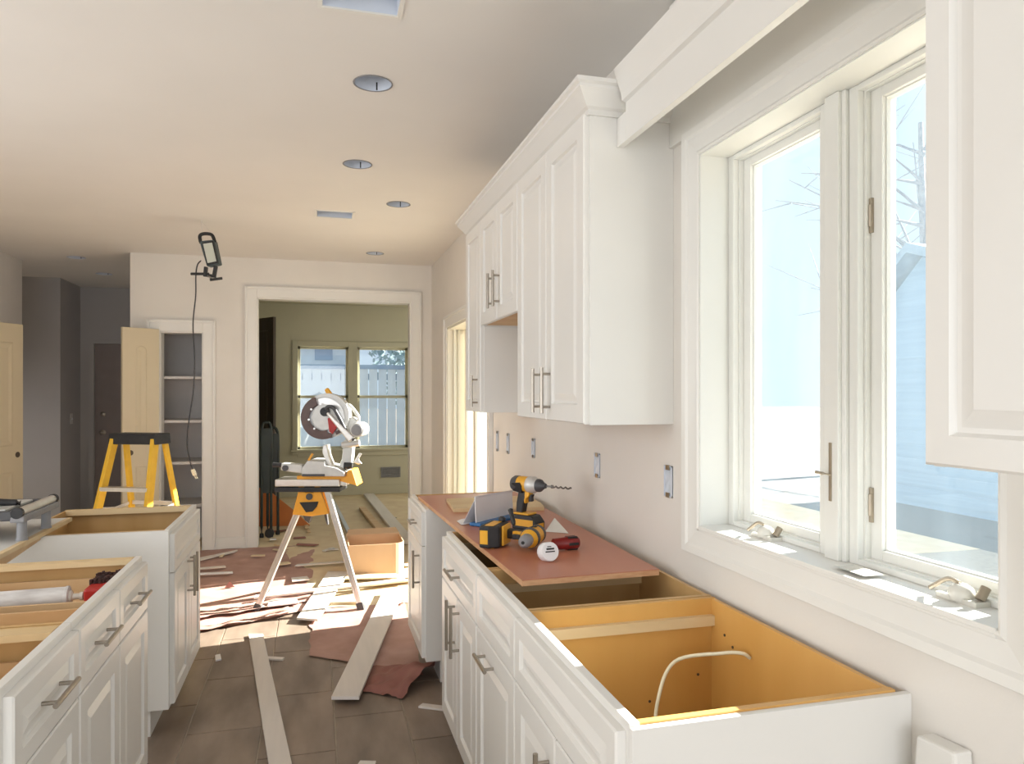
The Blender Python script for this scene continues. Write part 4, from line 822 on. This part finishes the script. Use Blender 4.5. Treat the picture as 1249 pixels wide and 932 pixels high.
P('panel', MB().prism([(-.62, 8.30, .012), (-.05, 8.20, .012), (-.20, 8.25, .16), (-.52, 8.35, .42), (-.62, 8.36, .42)], (0, .02, 0)), 'orange_board', r)
P('support_leg', MB().bar((-.45, 8.34, .30), (-.45, 8.52, .012), .02, .02), 'raw_wood', r)

# ================================================================ OUTDOORS
struct('ground_outside', MB().box(-30, 60, 12.0, 80, -.5, -.3).box(X2+1.9, 60, -30, 12.0, -.5, -.3), 'ground_tan', 'pale ground outside')
r = root('neighbour_house', 'blue-grey gabled neighbour house outside the casement window', 'house', (10, 7, -.3))
P('wall', MB().prism([(9.0, 3.0, -.3), (9.0, 10.2, -.3), (9.0, 10.2, 2.55), (9.0, 9.1, 3.55), (9.0, 4.4, 1.6), (9.0, 3.0, 1.3)], (6, 0, 0)), 'siding_blue', r)
P('roof', MB().prism([(8.7, 9.1, 3.75), (8.7, 9.1, 3.60), (8.7, 2.6, 1.2), (8.7, 2.6, 1.35)], (6.6, 0, 0)).prism([(8.7, 9.1, 3.75), (8.7, 9.1, 3.60), (8.7, 10.8, 2.2), (8.7, 10.8, 2.35)], (6.6, 0, 0)), 'roof_slate', r)
for k in range(11): P('clapboard', MB().box(8.985, 9.0, 3.0, 10.2, -.2+k*.22, -.2+k*.22+.19), 'siding_blue', r)
P('window', MB().box(8.96, 8.985, 7.2, 7.9, .6, 1.5), 'fence_pale', r)
# fence and house behind the back room
r = root('picket_fence', 'pale blue board fence behind the back room windows', 'fence', (0, 17, -.3))
for k in range(30): P('picket', MB().box(-3.2+k*.21, -3.2+k*.21+.185, 17, 17.03, -.3, 2.05), 'fence_pale', r)
P('rail', MB().box(-3.2, 3.1, 17.03, 17.08, 1.75, 1.9).box(-3.2, 3.1, 16.97, 17.0, 2.0, 2.1), 'siding_blue', r)
r = root('pale_house', 'pale house with windows beyond the fence', 'house', (-.8, 24, -.3))
P('wall', MB().box(-5, 1.4, 24, 29, -.3, 6), 'fence_pale', r)
for x in (-2.4, -.9, .3): P('window', MB().box(x-.3, x+.25, 23.96, 24.01, 2.5, 3.2), 'siding_blue', r)
P('eave', MB().box(-5.2, 1.6, 23.7, 24.0, 3.4, 3.55), 'paper_white', r)
def tree(name, label, base, h, crown, seed, leafy=True):
    rd = random.Random(seed); r = root(name, label, 'tree', base); b = Vector(base)
    P('trunk', MB().tube([b, b+Vector((.05, 0, h*.5)), b+Vector((0, .1, h))], [.14, .11, .05], 8), 'bark', r, smooth=True)
    m = MB()
    for k in range(9 if leafy else 26):
        s0 = b+Vector((0, 0, h*rd.uniform(.35, .95))); d = Vector((rd.uniform(-1, 1), rd.uniform(-1, 1), rd.uniform(.1, .8))).normalized()*crown*rd.uniform(.6, 1.2)
        m.tube([s0, s0+d*.5+Vector((0, 0, .1)), s0+d], [.05, .03, .01], 5)
        if not leafy:
            for q in range(3):
                s1 = s0+d*rd.uniform(.35, .9); d2 = Vector((rd.uniform(-1, 1), rd.uniform(-1, 1), rd.uniform(-.2, .7))).normalized()*crown*.5
                m.tube([s1, s1+d2*.5, s1+d2], [.02, .014, .005], 4)
    P('branches', m, 'bark', r)
    if leafy:
        m = MB()
        for k in range(2600):
            d = Vector((rd.gauss(0, 1), rd.gauss(0, 1), rd.gauss(0, 1))).normalized()*crown*rd.uniform(.3, 1)**.5; c = b+Vector((0, 0, h*.8))+d
            a = Vector((rd.uniform(-1, 1), rd.uniform(-1, 1), rd.uniform(-1, 1))).normalized()*.11; e = a.cross(Vector((rd.uniform(-1, 1), rd.uniform(-1, 1), rd.uniform(-1, 1)))).normalized()*.06
            m.add([c-a, c+e, c+a, c-e], [(0, 1, 2, 3)])
        P('foliage', m, 'leaf_blue', r, kind='stuff')
tree('leafy_tree', 'blue-green leafy tree outside the vent-side back room window', (3.3, 19.6, -.3), 3.6, 1.9, 4)
tree('leafy_tree', 'larger leafy tree further behind the back yard', (5.2, 25, -.3), 4.5, 2.6, 5)
tree('bare_tree', 'bare branching tree outside the casement window', (13.5, 13.6, -.3), 8.0, 3.6, 8, False)
